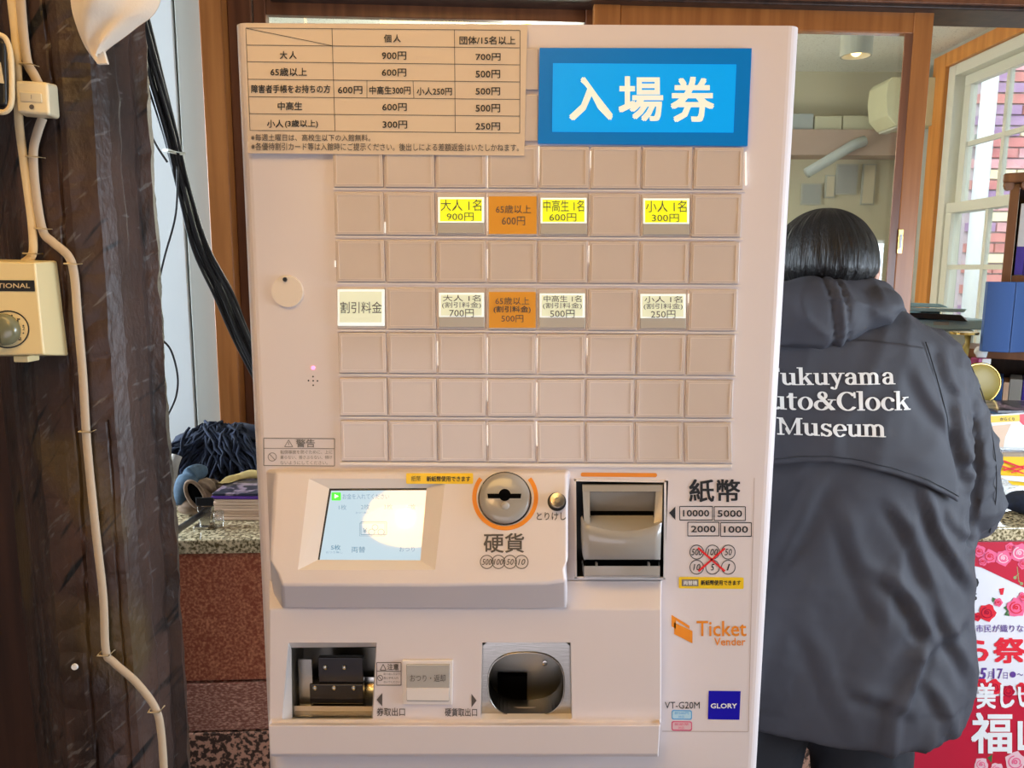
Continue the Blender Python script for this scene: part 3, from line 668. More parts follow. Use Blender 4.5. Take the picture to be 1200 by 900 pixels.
def wslab(q, Y, depth, front=0.0):      # slab on the turned partition planes
    f = [W(a, b, Y-front) for a, b in q]; return MB().quad8(f, [v + Vector((0, depth+front, 0)) for v in f])
def S(o, name=None): return tag(o, kind='structure')
def wallbox(name, m, x0, y0, z0, x1, y1, z1): return S(MB().box(x0, y0, z0, x1, y1, z1).build(name, m))
pm = mat('post_wood', (0.016, 0.009, 0.0075), .44, col2=(0.072, 0.038, 0.028), scale=14, stretch=(1, 1, .6), bump=.6, bscale=130, spec=.4, thr=(.32, .7))
nt = pm.node_tree; N = nt.nodes; L = nt.links; pb = N['Principled BSDF']
src = pb.inputs['Base Color'].links[0].from_socket
tc = [n for n in N if n.type == 'TEX_COORD'][0]
mx_prev = src
for (rot, sc, lo, col, sd) in ((.75, (34, 34, 170), .64, (0.10, 0.088, 0.085, 1), 0), (-.2, (40, 40, 2.5), .70, (0.002, 0.0015, 0.001, 1), 3.3), (.5, (5, 5, 4), .56, (0.075, 0.047, 0.018, 1), 7.7), (.9, (9, 9, 80), .62, (0.003, 0.002, 0.002, 1), 5.1)):
    mp = N.new('ShaderNodeMapping'); mp.inputs['Rotation'].default_value = (0, rot, 0); mp.inputs['Location'].default_value = (sd, sd, sd)
    mp2 = N.new('ShaderNodeMapping'); mp2.inputs['Scale'].default_value = sc
    L.new(tc.outputs['Object'], mp.inputs[0]); L.new(mp.outputs[0], mp2.inputs[0])
    ns_ = N.new('ShaderNodeTexNoise'); ns_.inputs['Scale'].default_value = 1.0; ns_.inputs['Detail'].default_value = 2; L.new(mp2.outputs[0], ns_.inputs['Vector'])
    mr_ = N.new('ShaderNodeMapRange'); mr_.inputs[1].default_value = lo; mr_.inputs[2].default_value = lo+.07; L.new(ns_.outputs['Fac'], mr_.inputs[0])
    mm = N.new('ShaderNodeMix'); mm.data_type = 'RGBA'; L.new(mr_.outputs[0], mm.inputs[0]); L.new(mx_prev, mm.inputs[6]); mm.inputs[7].default_value = col; mx_prev = mm.outputs[2]
L.new(mx_prev, pb.inputs['Base Color'])
wallbox('floor', 'floor_tile', -2.6, -3.5, -0.05, 6, 7, 0)
wallbox('ceiling', 'ceiling_front', -2.6, -3.5, 2.72, 1.95, 1.98, 2.78)
wallbox('wall_entrance', 'ceiling_front', -2.6, -3.5, 0, 2.0, -3.4, 2.75)
wallbox('wall_left', 'wall_white', -2.65, -3.5, 0, -2.55, 3.65, 2.75)
wallbox('wall_right', 'wall_cream', 1.9, -3.5, 0, 2.0, -0.1, 2.75)
wallbox('wall_right_pier', 'wall_cream', 1.9, 1.2, 0, 2.0, 2.05, 2.75)
wallbox('wall_right_sill', 'wall_cream', 1.9, -0.1, 0, 2.0, 1.2, 0.9)
wallbox('wall_right_head', 'wall_cream', 1.9, -0.1, 1.60, 2.0, 1.2, 2.75)
# dark timber wall behind the post, at the left
xw = P(62, 450, 1.02).x
wl = S(MB().box(-2.4, 1.02, 0, xw, 1.07, 2.72).build('wall_timber', 'dark_wood'))
for i in range(6):
    MB().box(xw-.14*(i+1)+.004, 1.005, 0.01, xw-.14*i-.004, 1.019, 2.7).build('plank', 'dark_wood', wl, bevel=.002)
# white panelled back wall, left of the sliding doors
YW = 1.93
def vstrip(pa, pb, Y, th, z0, z1, m, name, parent=None, bevel=0, lift=0):   # vertical board between two px columns taken at py=316
    a, b = W(pa, 316, Y), W(pb, 316, Y)
    f = [Vector((a.x, a.y-lift, z1)), Vector((b.x, b.y-lift, z1)), Vector((b.x, b.y-lift, z0)), Vector((a.x, a.y-lift, z0))]
    return MB().quad8(f, [v+Vector((0, th, 0)) for v in f]).build(name, m, parent, bevel=bevel)
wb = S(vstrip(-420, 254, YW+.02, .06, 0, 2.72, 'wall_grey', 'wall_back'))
vstrip(60, 218.5, YW, .018, 0.951, 2.6, 'wall_white', 'wall_panel', wb, bevel=.002)
vstrip(-160, 59, YW, .018, 0.951, 2.6, 'wall_white', 'wall_panel', wb, bevel=.002)
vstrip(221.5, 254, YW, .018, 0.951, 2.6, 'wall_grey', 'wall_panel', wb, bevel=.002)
vstrip(254, 279, YW, .06, 0.951, 2.7, 'door_wood', 'trim_1', None, bevel=.003, lift=.03)['kind'] = 'structure'
vstrip(279, 306, YW, .05, 0.951, 2.7, 'frame_wood', 'trim_2', None, bevel=.003, lift=-.005)['kind'] = 'structure'
# lintel over the opening
def wl_z(px, py, Y): return W(px, py, Y).z
zl = wl_z(1140, 13, 1.88)
a, b = W(306, 0, 1.87), W(1420, 0, 1.87)
f = [Vector((a.x, a.y, 2.72)), Vector((b.x, b.y, 2.72)), Vector((b.x, b.y, zl)), Vector((a.x, a.y, zl))]
S(MB().quad8(f, [v+Vector((0, .13, 0)) for v in f]).build('lintel', 'dark_wood', bevel=.004)).name = 'trim_lintel'
f2 = [v + Vector((0, -.012, 0)) for v in f]; f2[0].z = f2[1].z = zl+.03; f2[2].z = f2[3].z = zl+.008
S(MB().quad8(f2, [v+Vector((0, .011, 0)) for v in f2]).build('trim_3', 'frame_wood', bevel=.002))
# sliding glass doors standing on the worktop
def sliding(name, pL, pR, Y, ztop, zrail, sL, sR, label, mt, m2):
    t = thing(name, label, 'door'); z0 = 0.952
    vstrip(pL, pL+sL, Y, .03, z0, ztop, m2, 'stile', t, bevel=.003)
    vstrip(pR-sR, pR, Y, .03, z0, ztop, mt, 'stile', t, bevel=.003)
    vstrip(pL+sL, pR-sR, Y+.003, .024, zrail, ztop, mt, 'top_rail', t, bevel=.003)
    vstrip(pL+sL, pR-sR, Y+.003, .024, z0, z0+.06, mt, 'bottom_rail', t, bevel=.003)
    vstrip(pL+sL, pR-sR, Y+.013, .004, z0+.058, zrail+.002, 'clear_glass', 'pane', t)
    return t
zr = wl_z(900, 35, 1.90)
ztop = zl-.003
dB = sliding('sliding_door', 690, 1071, 1.90, ztop+.05, zr, 30, 22, 'brown framed glass sliding door behind the person', 'door_wood', 'door_wood')
vstrip(1040, 1049, 1.90, .004, .96, zr, 'frame_wood', 'glazing_bead', dB, lift=-.001)
c = W(1054.5, 283, 1.9); lk = MB().box(c.x-.006, c.y-.004, c.z-.030, c.x+.006, c.y+.001, c.z+.030).build('finger_pull', 'brass', dB, bevel=.001)
MB().box(c.x-.003, c.y-.0055, c.z-.018, c.x+.003, c.y-.0041, c.z+.018).build('pull_recess', 'steel_dark', lk)
zr2 = wl_z(500, 21, 1.94)
sliding('sliding_door', 309, 706, 1.94, ztop+.05, zr2, 14, 25, 'dark framed glass sliding door behind the ticket machine', 'frame_wood', 'frame_wood')
# ---------------------------------------------------------------- the office beyond
YF = 3.62; XS = 1.75; ZC = 2.337
wallbox('wall_far', 'wall_cream', -2.6, YF, 0, XS+.1, YF+.08, 2.6)
ce = wallbox('ceiling_office', 'ceiling_board', -2.6, 2.02, ZC, XS+.12, YF+.05, ZC+.05)
def SW(px, py): return PX(px, py, XS)
yfar = SW(1105, 180).y; ynear = 2.12; zt = 2.262; zb = 0.95
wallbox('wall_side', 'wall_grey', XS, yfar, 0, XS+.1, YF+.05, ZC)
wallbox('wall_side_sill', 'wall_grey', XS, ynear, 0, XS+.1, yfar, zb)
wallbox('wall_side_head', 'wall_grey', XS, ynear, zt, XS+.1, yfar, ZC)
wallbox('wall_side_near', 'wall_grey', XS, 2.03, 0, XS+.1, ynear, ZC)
wn = bpy.data.objects.new('window_1', None); C.objects.link(wn); tag(wn, kind='structure')
cw = SW(1091, 180).y - yfar
def cas(y0, z0, y1, z1, name, m, x0=-.02, x1=.012, bv=.003): return MB().box(XS+x0, y0, z0, XS+x1, y1, z1).build(name, m, wn, bevel=bv)
cas(yfar, zb-.1, yfar+cw, zt+.055, 'casing', 'casing_wood'); cas(ynear, zt, yfar-.0005, zt+.055, 'casing', 'casing_wood'); cas(ynear, zb-.1, yfar-.0005, zb-.03, 'casing', 'casing_wood')
cas(yfar-.05, zb, yfar-.001, zt-.001, 'window_frame', 'white_frame', -.005, .07); cas(ynear, zt-.045, yfar-.051, zt-.001, 'window_frame', 'white_frame', -.005, .07)
cas(ynear, zb, yfar-.051, zb+.04, 'window_frame', 'white_frame', -.005, .07)
ys = yfar-.052; zm = SW(1140, 240).z
def sash(z0, z1, xo, nh):
    yl = 2.16
    s_ = MB().box(XS+xo, yl, z1-.04, XS+xo+.03, ys, z1).build('sash', 'white_frame', wn, bevel=.002)
    for (a, b, c_, d) in ((yl, z0, ys, z0+.035), (ys-.042, z0+.035, ys, z1-.04), (yl, z0+.035, yl+.04, z1-.04)):
        MB().box(XS+xo, a, b, XS+xo+.03, c_, d).build('sash_bar', 'white_frame', s_, bevel=.002)
    L_ = SW(1131, 150).y; step = L_ - SW(1163, 150).y
    y = L_ - step
    while y > yl+.06:
        MB().box(XS+xo+.006, y-.009, z0+.035, XS+xo+.024, y+.009, z1-.04).build('muntin', 'white_frame', s_); y -= step
    for i in range(1, nh):
        z = z0+.03+(z1-z0-.06)*i/nh; MB().box(XS+xo+.007, yl+.04, z-.009, XS+xo+.023, ys-.042, z+.009).build('muntin', 'white_frame', s_)
    MB().box(XS+xo+.013, yl+.02, z0+.02, XS+xo+.016, ys-.02, z1-.02).build('pane', 'clear_glass', s_)
sash(zm-.02, zt-.046, .035, 2); sash(zb+.04, zm+.02, .002, 3)
# brick house across the way
mat('brick_red', (0.55, 0.20, 0.20), .8, var=.2, scale=9); mat('brick_purple', (0.36, 0.22, 0.40), .8, var=.2, scale=9); mat('brick_cream', (0.80, 0.70, 0.48), .8, var=.1, scale=9)
mat('brick_pink', (0.66, 0.34, 0.38), .8, var=.15, scale=9); mat('mortar_pale', (0.50, 0.42, 0.48), .9); mat('pipe_white', (0.75, 0.80, 0.82), .5)
hb = tag(bpy.data.objects.new('brick_building', None), 'brick building with cream bands outside the office window', 'building'); C.objects.link(hb)
MB().box(3.18, 5.52, 0, 6.2, 5.8, 4.4).build('mortar_bed', 'mortar_pale', hb)
RH, BL = .072, .21
base = {}
for mname in ('brick_red', 'brick_purple', 'brick_cream', 'brick_pink'):
    me = bpy.data.meshes.new('brick'); mb = MB().box(-BL/2+.006, -.03, -RH/2+.006, BL/2-.006, .0, RH/2-.006); me.from_pydata([tuple(v) for v in mb.v], [], mb.f); me.materials.append(M[mname]); base[mname] = me
for r in range(32):
    for k in range(9):
        z = 1.15+RH*(r+.5); x = 3.18+BL*(k+.5)-(BL/2 if r % 2 else 0)
        if x < 3.28: continue
        m_ = 'brick_cream' if r % 4 == 1 and random.random() < .85 else random.choice(['brick_red', 'brick_red', 'brick_purple', 'brick_pink'])
        o = bpy.data.objects.new('brick', base[m_]); C.objects.link(o); o.parent = hb; o.location = (x, 5.52, z)
t = thing('drainpipe', 'white downpipe on the brick building corner seen through the window', 'pipe')
MB().tube([(3.20, 5.40, 0), (3.20, 5.40, 4.2)], .05, 16).build('pipe', 'pipe_white', t, smooth=True)
MB().box(3.15, 5.44, 2.3, 3.25, 5.458, 2.38).build('bracket', 'steel', t); MB().box(3.15, 5.44, 3.1, 3.25, 5.458, 3.18).build('bracket', 'steel', t)
o = MB().box(2.93, 5.6, 0, 3.179, 5.75, 4.3).build('corner_pilaster', 'pipe_white', hb)
mat('garden_green', (0.12, 0.2, 0.07), .9)
# ceiling lamp, air conditioner, beam, boxes, pipe, notices on the far wall
mat('lamp_metal', (0.42, 0.42, 0.36), .4); mat('lamp_warm', (1, .7, .3), .4, emit=(1, .66, .28), es=5)
c = P(1003, 66, 2.85); cl = thing('ceiling_lamp', 'cylindrical downlight glowing under the office ceiling', 'lamp')
mb = MB(); n = 32
for (r, z) in ((.053, ZC-.0005), (.053, c.z), (.047, c.z), (.044, c.z+.05)): mb.v += [Vector((c.x+r*math.cos(2*math.pi*j/n), 2.85+r*math.sin(2*math.pi*j/n), z)) for j in range(n)]
mb.f = [(i*n+j, i*n+(j+1) % n, (i+1)*n+(j+1) % n, (i+1)*n+j) for i in range(3) for j in range(n)]
mb.build('housing', 'lamp_metal', cl, smooth=False); MB().cyl((c.x, 2.85, c.z+.045), (0, 0, 1), .044, .044, .003, 24).build('reflector', 'brass', cl)
MB().ell((c.x, 2.85, c.z+.018), .019).build('bulb', 'lamp_warm', cl, smooth=True)
mat('aircon_cream', (0.72, 0.68, 0.44), .45)
ac = thing('wall_unit', 'cream air conditioner unit high in the office corner beside the door stile', 'air conditioner')
c0 = P(1040, 90, 3.3); c1 = P(1040, 147, 3.3); pf = []
for i in range(9):
    a = R(90*i/8); pf.append((c0.x+.06*(1-math.sin(a)) if i else c0.x+.06, 0))
zt_, zb_2 = c0.z, c1.z
prof = [(XS-.002, zt_), (c0.x+.02, zt_), (c0.x+.004, zt_-.02), (c0.x, zt_-.08), (c0.x+.012, zb_2+.04), (c0.x+.05, zb_2), (XS-.002, zb_2)]
n = len(prof); vs = [Vector((x, 3.30, z)) for x, z in prof] + [Vector((x, 3.47, z)) for x, z in prof]
mesh('casing', vs, [tuple(range(n)), tuple(range(2*n-1, n-1, -1))] + [(i, i+n, (i+1) % n+n, (i+1) % n) for i in range(n)], 'aircon_cream', ac, bevel=.004)
MB().box(c0.x+.055, 3.31, zb_2-.008, c0.x+.09, 3.46, zb_2-.001).build('louvre', 'white_frame', ac)
mat('beam_pink', (0.46, 0.33, 0.27), .7, var=.1, scale=5); mat('box_grey', (0.40, 0.43, 0.42), .6); mat('box_cream', (0.55, 0.53, 0.38), .6)
yb_ = YF-.14; a, b = P(880, 151, yb_), P(1046, 182, yb_)
bs = MB().box(-1.5, yb_, b.z, XS-.01, YF-.001, a.z).build('wall_ledge', 'beam_pink'); tag(bs, 'dull pink boxed ledge along the far office wall', 'ledge')
xx = a.x-.5
for i, (w, h, m_) in enumerate(((.33, .065, 'box_grey'), (.22, .075, 'box_cream'), (.125, .065, 'box_grey'), (.11, .07, 'box_grey'), (.125, .06, 'box_cream'), (.17, .062, 'box_cream'), (.125, .062, 'pipe_white'))):
    o = MB().box(xx, yb_+.02, a.z+.0005, xx+w-.006, yb_+.12, a.z+h).build('storage_box', m_, bevel=.003); xx += w
    tag(o, ['grey box on the ledge hidden furthest left', 'cream box on the ledge hidden behind the machine', 'grey box at the left of the ledge beside the machine edge', 'second grey box on the ledge from the left', 'first cream box on the ledge, right of the grey ones', 'wide cream box on the ledge', 'pale white box at the right end of the ledge'][i], 'box', 'boxes on the office wall ledge')
pa, pb = P(945, 203, YF-.16), P(1000, 170, YF-.16)
tag(MB().tube([pa, pb, pb+Vector((.05, .0, .02))], .022, 10).build('slanted_pipe', 'box_grey', smooth=True), 'short grey pipe slanting across the far office wall', 'pipe')
mat('notice_paper', (0.62, 0.55, 0.40), .7); mat('notice_grey', (0.36, 0.37, 0.35), .7)
for i, (x0, y0, x1, y1, m_, lb) in enumerate(((968, 205, 978, 232, 'notice_paper', 'narrow beige notice on the office wall above the hair'), (981, 192, 1004, 228, 'notice_grey', 'grey notice board panel on the far office wall'), (1012, 192, 1024, 240, 'notice_paper', 'tall cream notice on the office wall near the stile'), (940, 215, 962, 240, 'notice_grey', 'grey framed notice low beside the machine edge'))):
    a, b = P(x0, y0, YF-.012), P(x1, y1, YF-.012)
    t = thing('wall_notice', lb, 'notice', group='notices on the far office wall')
    MB().box(a.x, YF-.012, b.z, b.x, YF-.002, a.z).build('backing', 'lamp_metal', t); MB().box(a.x+.006, YF-.014, b.z+.006, b.x-.006, YF-.0125, a.z-.006).build('sheet', m_, t)
# ================================================================ COUNTER with granite worktop
def slope_box(xa, xb, yfun, th, z0, z1, yback):
    f = [Vector((xa, yfun(xa), z1)), Vector((xb, yfun(xb), z1)), Vector((xb, yfun(xb), z0)), Vector((xa, yfun(xa), z0))]
    return MB().quad8(f, [Vector((v.x, yback if yback else v.y+th, v.z)) for v in f])
yl_ = lambda x: 1.405 + .06*x
xa = P(150, 640, 1.38).x
cz = .95
ybk = 2.12
w1 = slope_box(xa, .12, yl_, 0, cz-.029, cz, None)
def worktop(xa, xb, yb_off):
    f = [Vector((xa, yl_(xa)+yb_off, cz)), Vector((xb, yl_(xb)+yb_off, cz)), Vector((xb, yl_(xb)+yb_off, cz-.029)), Vector((xa, yl_(xa)+yb_off, cz-.029))]
    return MB().quad8(f, [Vector((v.x, 1.93+.06*v.x+.03, v.z)) for v in f]).build('granite_worktop', 'granite_top', bevel=.004)
tag(worktop(xa, .10, 0), 'speckled granite worktop left of the ticket machine', 'worktop')
tag(worktop(.102, 1.25, 0), 'speckled granite worktop at the right behind the person', 'worktop')
cb = thing('counter_base', 'reception counter front clad in red and speckled granite slabs', 'counter')
f = lambda off: (lambda x: yl_(x)+off)
def cslab(xa, xb, off, th, z0, z1, name, m, bv=0):
    q = [Vector((xa, yl_(xa)+off, z1)), Vector((xb, yl_(xb)+off, z1)), Vector((xb, yl_(xb)+off, z0)), Vector((xa, yl_(xa)+off, z0))]
    return MB().quad8(q, [v+Vector((0, th, 0)) for v in q]).build(name, m, cb, bevel=bv)
z1 = cz-.0295; z2 = P(250, 798.5, yl_(-.5)+.01).z; z3 = P(250, 856, yl_(-.5)+.01).z
cslab(xa+.01, 1.24, .03, .40, 0, z1, 'core', 'mortar')
for (a, b) in ((xa+.01, .0), (.004, .62), (.624, 1.24)):
    cslab(a, b, .012, .018, z2+.003, z1-.002, 'granite_slab', 'granite_red', .0015)
    cslab(a, b, .010, .020, z3+.0025, z2-.003, 'granite_slab', 'granite_red_pale', .0015)
    cslab(a, b, .008, .022, .0, z3-.0015, 'granite_slab', 'granite_speckle', .0015)
# ================================================================ POST with cables, switch, thermostat
YP = 0.745
def pp(px, Y, py=450): return P(px, py, Y)
prof = [(4, .93), (6, .86), (22, .79), (42, .752), (70, YP), (100, YP-.001), (132, YP+.004), (150, .765), (178, .80), (181, .812), (196, .82), (198, .93)]
pr_ = [(pp(a, y).x, y) for a, y in prof]
samp = []
for i in range(len(pr_)-1):
    n = 14 if 1 <= i < 7 else (8 if i < 9 else 4)
    for k in range(n): samp.append((pr_[i][0]+(pr_[i+1][0]-pr_[i][0])*k/n, pr_[i][1]+(pr_[i+1][1]-pr_[i][1])*k/n))
samp.append(pr_[-1]); ZL = [.0+.8*i/30 for i in range(30)]+[.8+1.15*i/420 for i in range(420)]+[1.95+.65*i/25 for i in range(26)]; NZ = len(ZL); vs = []; fs = []
nx = len(samp)
for i in range(NZ):
    z = ZL[i]
    for j, (x, y) in enumerate(samp):
        u = noise.noise(Vector((x*9, z*9+x*6, y*9)))
        ad = abs(noise.noise(Vector((x*16+z*9, z*26-x*14, 3.1+y*16))))
        td = abs(noise.noise(Vector((x*22+z*30, z*62-x*30, y*22)))); d = .0022*u + .0040*(ad-.25) + .0022*(td-.25)*(.4+noise.noise(Vector((x*8, z*5, 2)))) + .0015*noise.noise(Vector((x*60, z*14, 1)))
        crack = pp(84, YP).x + .004*math.sin(z*5)+.002*math.sin(z*17)
        d -= .004*math.exp(-((x-crack)/.0011)**2)
        c2 = pp(122, YP).x + .003*math.sin(z*4+1)
        d -= .0025*math.exp(-((x-c2)/.001)**2) if z < 1.3 else 0
        wave = .003*math.sin(z*3+1)+.003*noise.noise(Vector((0, 0, z*4)))
        vs.append((x + (wave if j < 20 or j > nx-22 else 0) + (-d*.6 if j > nx*.7 else d*.6 if j < nx*.2 else 0), y-d, z))
fs = [(i*nx+j, i*nx+j+1, (i+1)*nx+j+1, (i+1)*nx+j) for i in range(NZ-1) for j in range(nx-1)] + [((i+1)*nx, (i+1)*nx+nx-1, i*nx+nx-1, i*nx) for i in range(NZ-1)]
fs += [tuple(range(nx))[::-1], tuple(range((NZ-1)*nx, NZ*nx))]
pt_ = mesh('timber_post', vs, fs, 'post_wood', smooth=False); tag(pt_, 'rough hewn dark brown timber post at the left edge', 'post')
# pale nail head
c = P(88, 781, YP-.004); tag(MB().cyl(c, NF, .0035, .003, .002, 12).build('nail_head', 'white_ink'), 'white nail head low on the timber post', 'nail')
mat('cable_cream', (0.72, 0.57, 0.34), .5); mat('cable_grey', (0.50, 0.40, 0.29), .5); mat('cream_plastic', (0.80, 0.66, 0.36), .35); mat('ivory_plastic', (0.80, 0.70, 0.48), .35)
def cable(name, label, pts, w, th, m, clips, Yb=YP-.006):
    t = thing(name, label, 'cable')
    c3 = spline([P(x, y, Yb) for x, y in pts], 8)
    MB().tube(c3, w/2, 10, rz=th/w).build('sheath', m, t, smooth=True)
    for (x, y) in clips:
        c = P(x, y, Yb); w2 = w*.5+.0018
        MB().tube([(c.x-w2, c.y+.008, c.z), (c.x-w2*.9, c.y-.0045, c.z), (c.x+w2*.9, c.y-.0045, c.z-.0005), (c.x+w2, c.y+.008, c.z)], .0008, 6).build('clip', 'cable_cream', t, smooth=True)
    return t
cable('wall_cable', 'thin cream cable running down to the thermostat box', [(11, -20), (18, 40), (21, 95), (22, 140), (28, 190), (36, 250), (39, 285), (37, 300), (28, 308)], .0085, .0045, 'cable_cream', [(37, 297)])
cable('wall_cable', 'grey beige cable entering the switch box from above', [(23, -20), (27, 35), (32, 72), (40, 88), (46, 100)], .009, .0055, 'cable_grey', [(33.5, 76)])
cable('wall_cable', 'long grey beige cable winding from the switch box to the floor', [(50, 138), (44, 155), (39, 180), (42, 225), (50, 270), (62, 284), (80, 300), (87, 322), (91, 370), (97, 440), (102, 520), (112, 620), (121, 700), (124, 762), (133, 776), (160, 800), (182, 830), (189, 860), (193, 920)],
      .0086, .0055, 'cable_grey', [(40.5, 184), (50.5, 268), (85, 309), (101.5, 505), (123, 766), (182, 832)])
sb = thing('switch_box', 'ivory surface switch box with a rocker on the post', 'switch')
Yf = YP-.036
hexa([P(18, 94, Yf), P(56, 96.5, Yf), P(58.5, 135.5, Yf), P(20.5, 132, Yf)], [P(24, 97, YP-.002), P(68, 99, YP-.002), P(71, 140, YP-.002), P(28, 137, YP-.002)]).build('box', 'ivory_plastic', sb, bevel=.003, seg=3)
hexa([P(23, 107.5, Yf-.003), P(48.5, 109, Yf-.003), P(49.5, 120.5, Yf-.001), P(23.5, 119, Yf-.001)], [P(23, 107.5, Yf+.001), P(48.5, 109, Yf+.001), P(49.5, 120.5, Yf+.001), P(23.5, 119, Yf+.001)]).build('rocker', 'ivory_plastic', sb, bevel=.001)
Print((0, Yf-.0032, 0)).line(36.5, 111, 36.5, 116, .7).build('rocker_mark', 'ink_grey', sb)
Print((0, Yf, 0)).disc(37, 125.2, 2.9).build('screw_hole', 'ink_soft', sb)
tb = thing('thermostat_box', 'yellowed cream thermostat box with a round dial', 'thermostat')
Yf = YP-.040
hexa([P(-70, 304, Yf), P(41, 307.5, Yf), P(51.5, 416, Yf), P(-70, 417, Yf)], [P(-60, 302, YP-.001), P(67.5, 305.5, YP-.001), P(81, 417, YP-.001), P(-60, 418, YP-.001)]).build('housing', 'cream_plastic', tb, bevel=.002, seg=2)
Print((0, Yf, 0), NF, .0006).poly([(-40, 328), (40, 328.5), (41, 341.5), (-40, 341)]).build('name_plate', 'ink', tb)
Print((0, Yf, 0), NF, .0012).text('NATIONAL', -17.5, 332, 35, 337.5, bold=.02).build('plate_lettering', 'cable_cream', tb)
Print((0, Yf, 0), NF, .0006).arc(9, 386, 24.5, 21.5, 1.5, k=40).build('dial_ring', 'ink', tb)
t = Print((0, Yf, 0), NF, .0006)
for i, a in enumerate((-75, -45, -15, 15, 45, 75)): t.disc(9+19*math.cos(R(a)), 386+17*math.sin(R(a)), 1.0)
t.text('0', 7, 368, 10, 372).text('1', 20, 373, 21.5, 377).text('2', 26, 383, 29, 387).text('3', 22, 395, 25, 399).build('dial_marks', 'ink_soft', tb)
mat('dial_green', (0.17, 0.17, 0.10), .25, coat=.5)
cd_ = P(6, 386, Yf); dk = lathe(cd_, Vector(NF), [(.0145, 0), (.0145, .006), (.012, .009), (.004, .0095)], 32).build('dial', 'dial_green', tb, smooth=True)
MB().box(cd_.x-.0025, Yf-.0145, cd_.z-.013, cd_.x+.0015, Yf-.008, cd_.z+.011).build('dial_pointer', 'steel', tb, bevel=.001)
c = P(32, 419.5, YP-.02); MB().box(c.x-.007, YP-.03, c.z-.003, c.x+.007, YP-.012, c.z+.003).build('bottom_tab', 'cream_plastic', tb, bevel=.001)
bd = thing('black_adapter', 'black device with a paper label at the top left edge', 'device')
hexa([P(-60, 42, YP-.045), P(7, 46, YP-.045), P(9, 126, YP-.045), P(-60, 126, YP-.045)], [P(-60, 42, YP-.003), P(12, 50, YP-.003), P(14, 126, YP-.003), P(-60, 126, YP-.003)]).build('housing', 'black_plastic', bd, bevel=.004)
Print((0, YP-.045, 0)).poly([(-20, 68), (1, 73), (5, 98), (-20, 94)]).build('paper_label', 'notice_paper', bd)
cable('loop_cord', 'cream cord looping around the black device', [(-30, 36), (0, 41), (9, 50), (13, 70), (14, 100), (13, 122), (6, 131), (-6, 130), (-30, 122)], .0045, .0045, 'cable_cream', [], YP-.055)
# hanging cloth
mat('cloth_white', (0.80, 0.70, 0.58), .85, bump=.1, bscale=500)
Lp = spline([P(82, -60, .70), P(83, 0, .70), P(89, 28, .70), (P(100, 55, .70)), P(113, 73, .70)], 6)
Rp = spline([P(200, -60, .70), P(186, 8, .70), P(160, 33, .70), P(135, 52, .70), P(120, 62, .70)], 6)
n = len(Lp); K = 16; vs = []
for sgn in (-1, 1):
    for i in range(n):
        for k in range(K+1):
            u = k/K; p = Lp[i].lerp(Rp[i], u); w_ = (Rp[i]-Lp[i]).length
            bul = math.sin(math.pi*u)*min(.035, w_*.28)
            fold = .005*math.sin(u*9+i*.22)*math.sin(math.pi*u)
            vs.append(p + Vector((0, sgn*bul + (fold if sgn < 0 else 0) - .0005*(sgn < 0), 0)))
K1 = K+1; fs = []
for s_ in (0, n*K1): fs += [(s_+i*K1+k, s_+(i+1)*K1+k, s_+(i+1)*K1+k+1, s_+i*K1+k+1) for i in range(n-1) for k in range(K)]
hc = thing('hanging_cloth', 'white cloth bundle hanging down at the top left', 'cloth')
mesh('bundle', vs, fs, 'cloth_white', hc, smooth=True)
tq = [P(110, 68, .698), P(121, 59, .698), P(125.5, 74.5, .698), P(113.5, 75, .698)]
MB().quad8(tq, [v+Vector((0, .004, 0)) for v in tq]).build('corner_tab', 'cloth_white', hc, bevel=.0005)
# black cable bundle
mat('rubber_black', (0.012, 0.012, 0.014), .35)
cbn = thing('cable_bundle', 'bundle of black cables slanting down behind the machine', 'cable')
path = [(150, -30), (165, 30), (180, 90), (200, 160), (215, 220), (235, 290), (262, 345), (285, 400), (330, 490)]
for k in range(7):
    off = (k-3)*2.6; pts = []
    for i, (x, y) in enumerate(path):
        ww = off*(1.0 + .25*math.sin(i*1.3+k)); pts.append(P(x+ww, y-ww*.3, 1.15+.055*i+.006*math.sin(k*2.1+i)))
    MB().tube(spline(pts, 6), .0043 if k % 2 else .0034, 8).build('cable', 'rubber_black', cbn, smooth=True)
c = P(202, 168, 1.32)
a_, b_ = P(192, 176, 1.31), P(216, 180, 1.31)
MB().tube([a_, (a_+b_)/2-Vector((0, .022, 0)), b_, (a_+b_)/2+Vector((0, .022, 0)), a_], .0022, 6).build('cable_tie', 'white_frame', cbn, smooth=True)
for i, (pts, lb) in enumerate((([(160, 40), (163, 110), (178, 160), (196, 190)], 'thin black wire bowing left of the cable bundle'), ([(208, 195), (206, 250), (193, 300), (186, 330)], 'thin black wire dropping from the bundle to the post'), ([(186, 395), (200, 410), (208, 440), (206, 465), (196, 488)], 'thin black wire curling beside the post above the counter'))):
    tag(MB().tube(spline([P(x, y, 1.25) for x, y in pts], 8), .0018, 6).build('thin_wire', 'rubber_black', smooth=True), lb, 'cable')
# black cable running down along the post foot
tag(MB().tube(spline([P(240, 600, 1.45), P(222, 612, 1.36), P(195, 632, 1.2), P(187, 660, 1.1), P(186, 740, 1.08), P(196, 860, 1.08), P(200, 960, 1.08)], 8), .006, 8).build('floor_cable', 'rubber_black', smooth=True), 'black cable dropping over the worktop edge beside the post', 'cable')
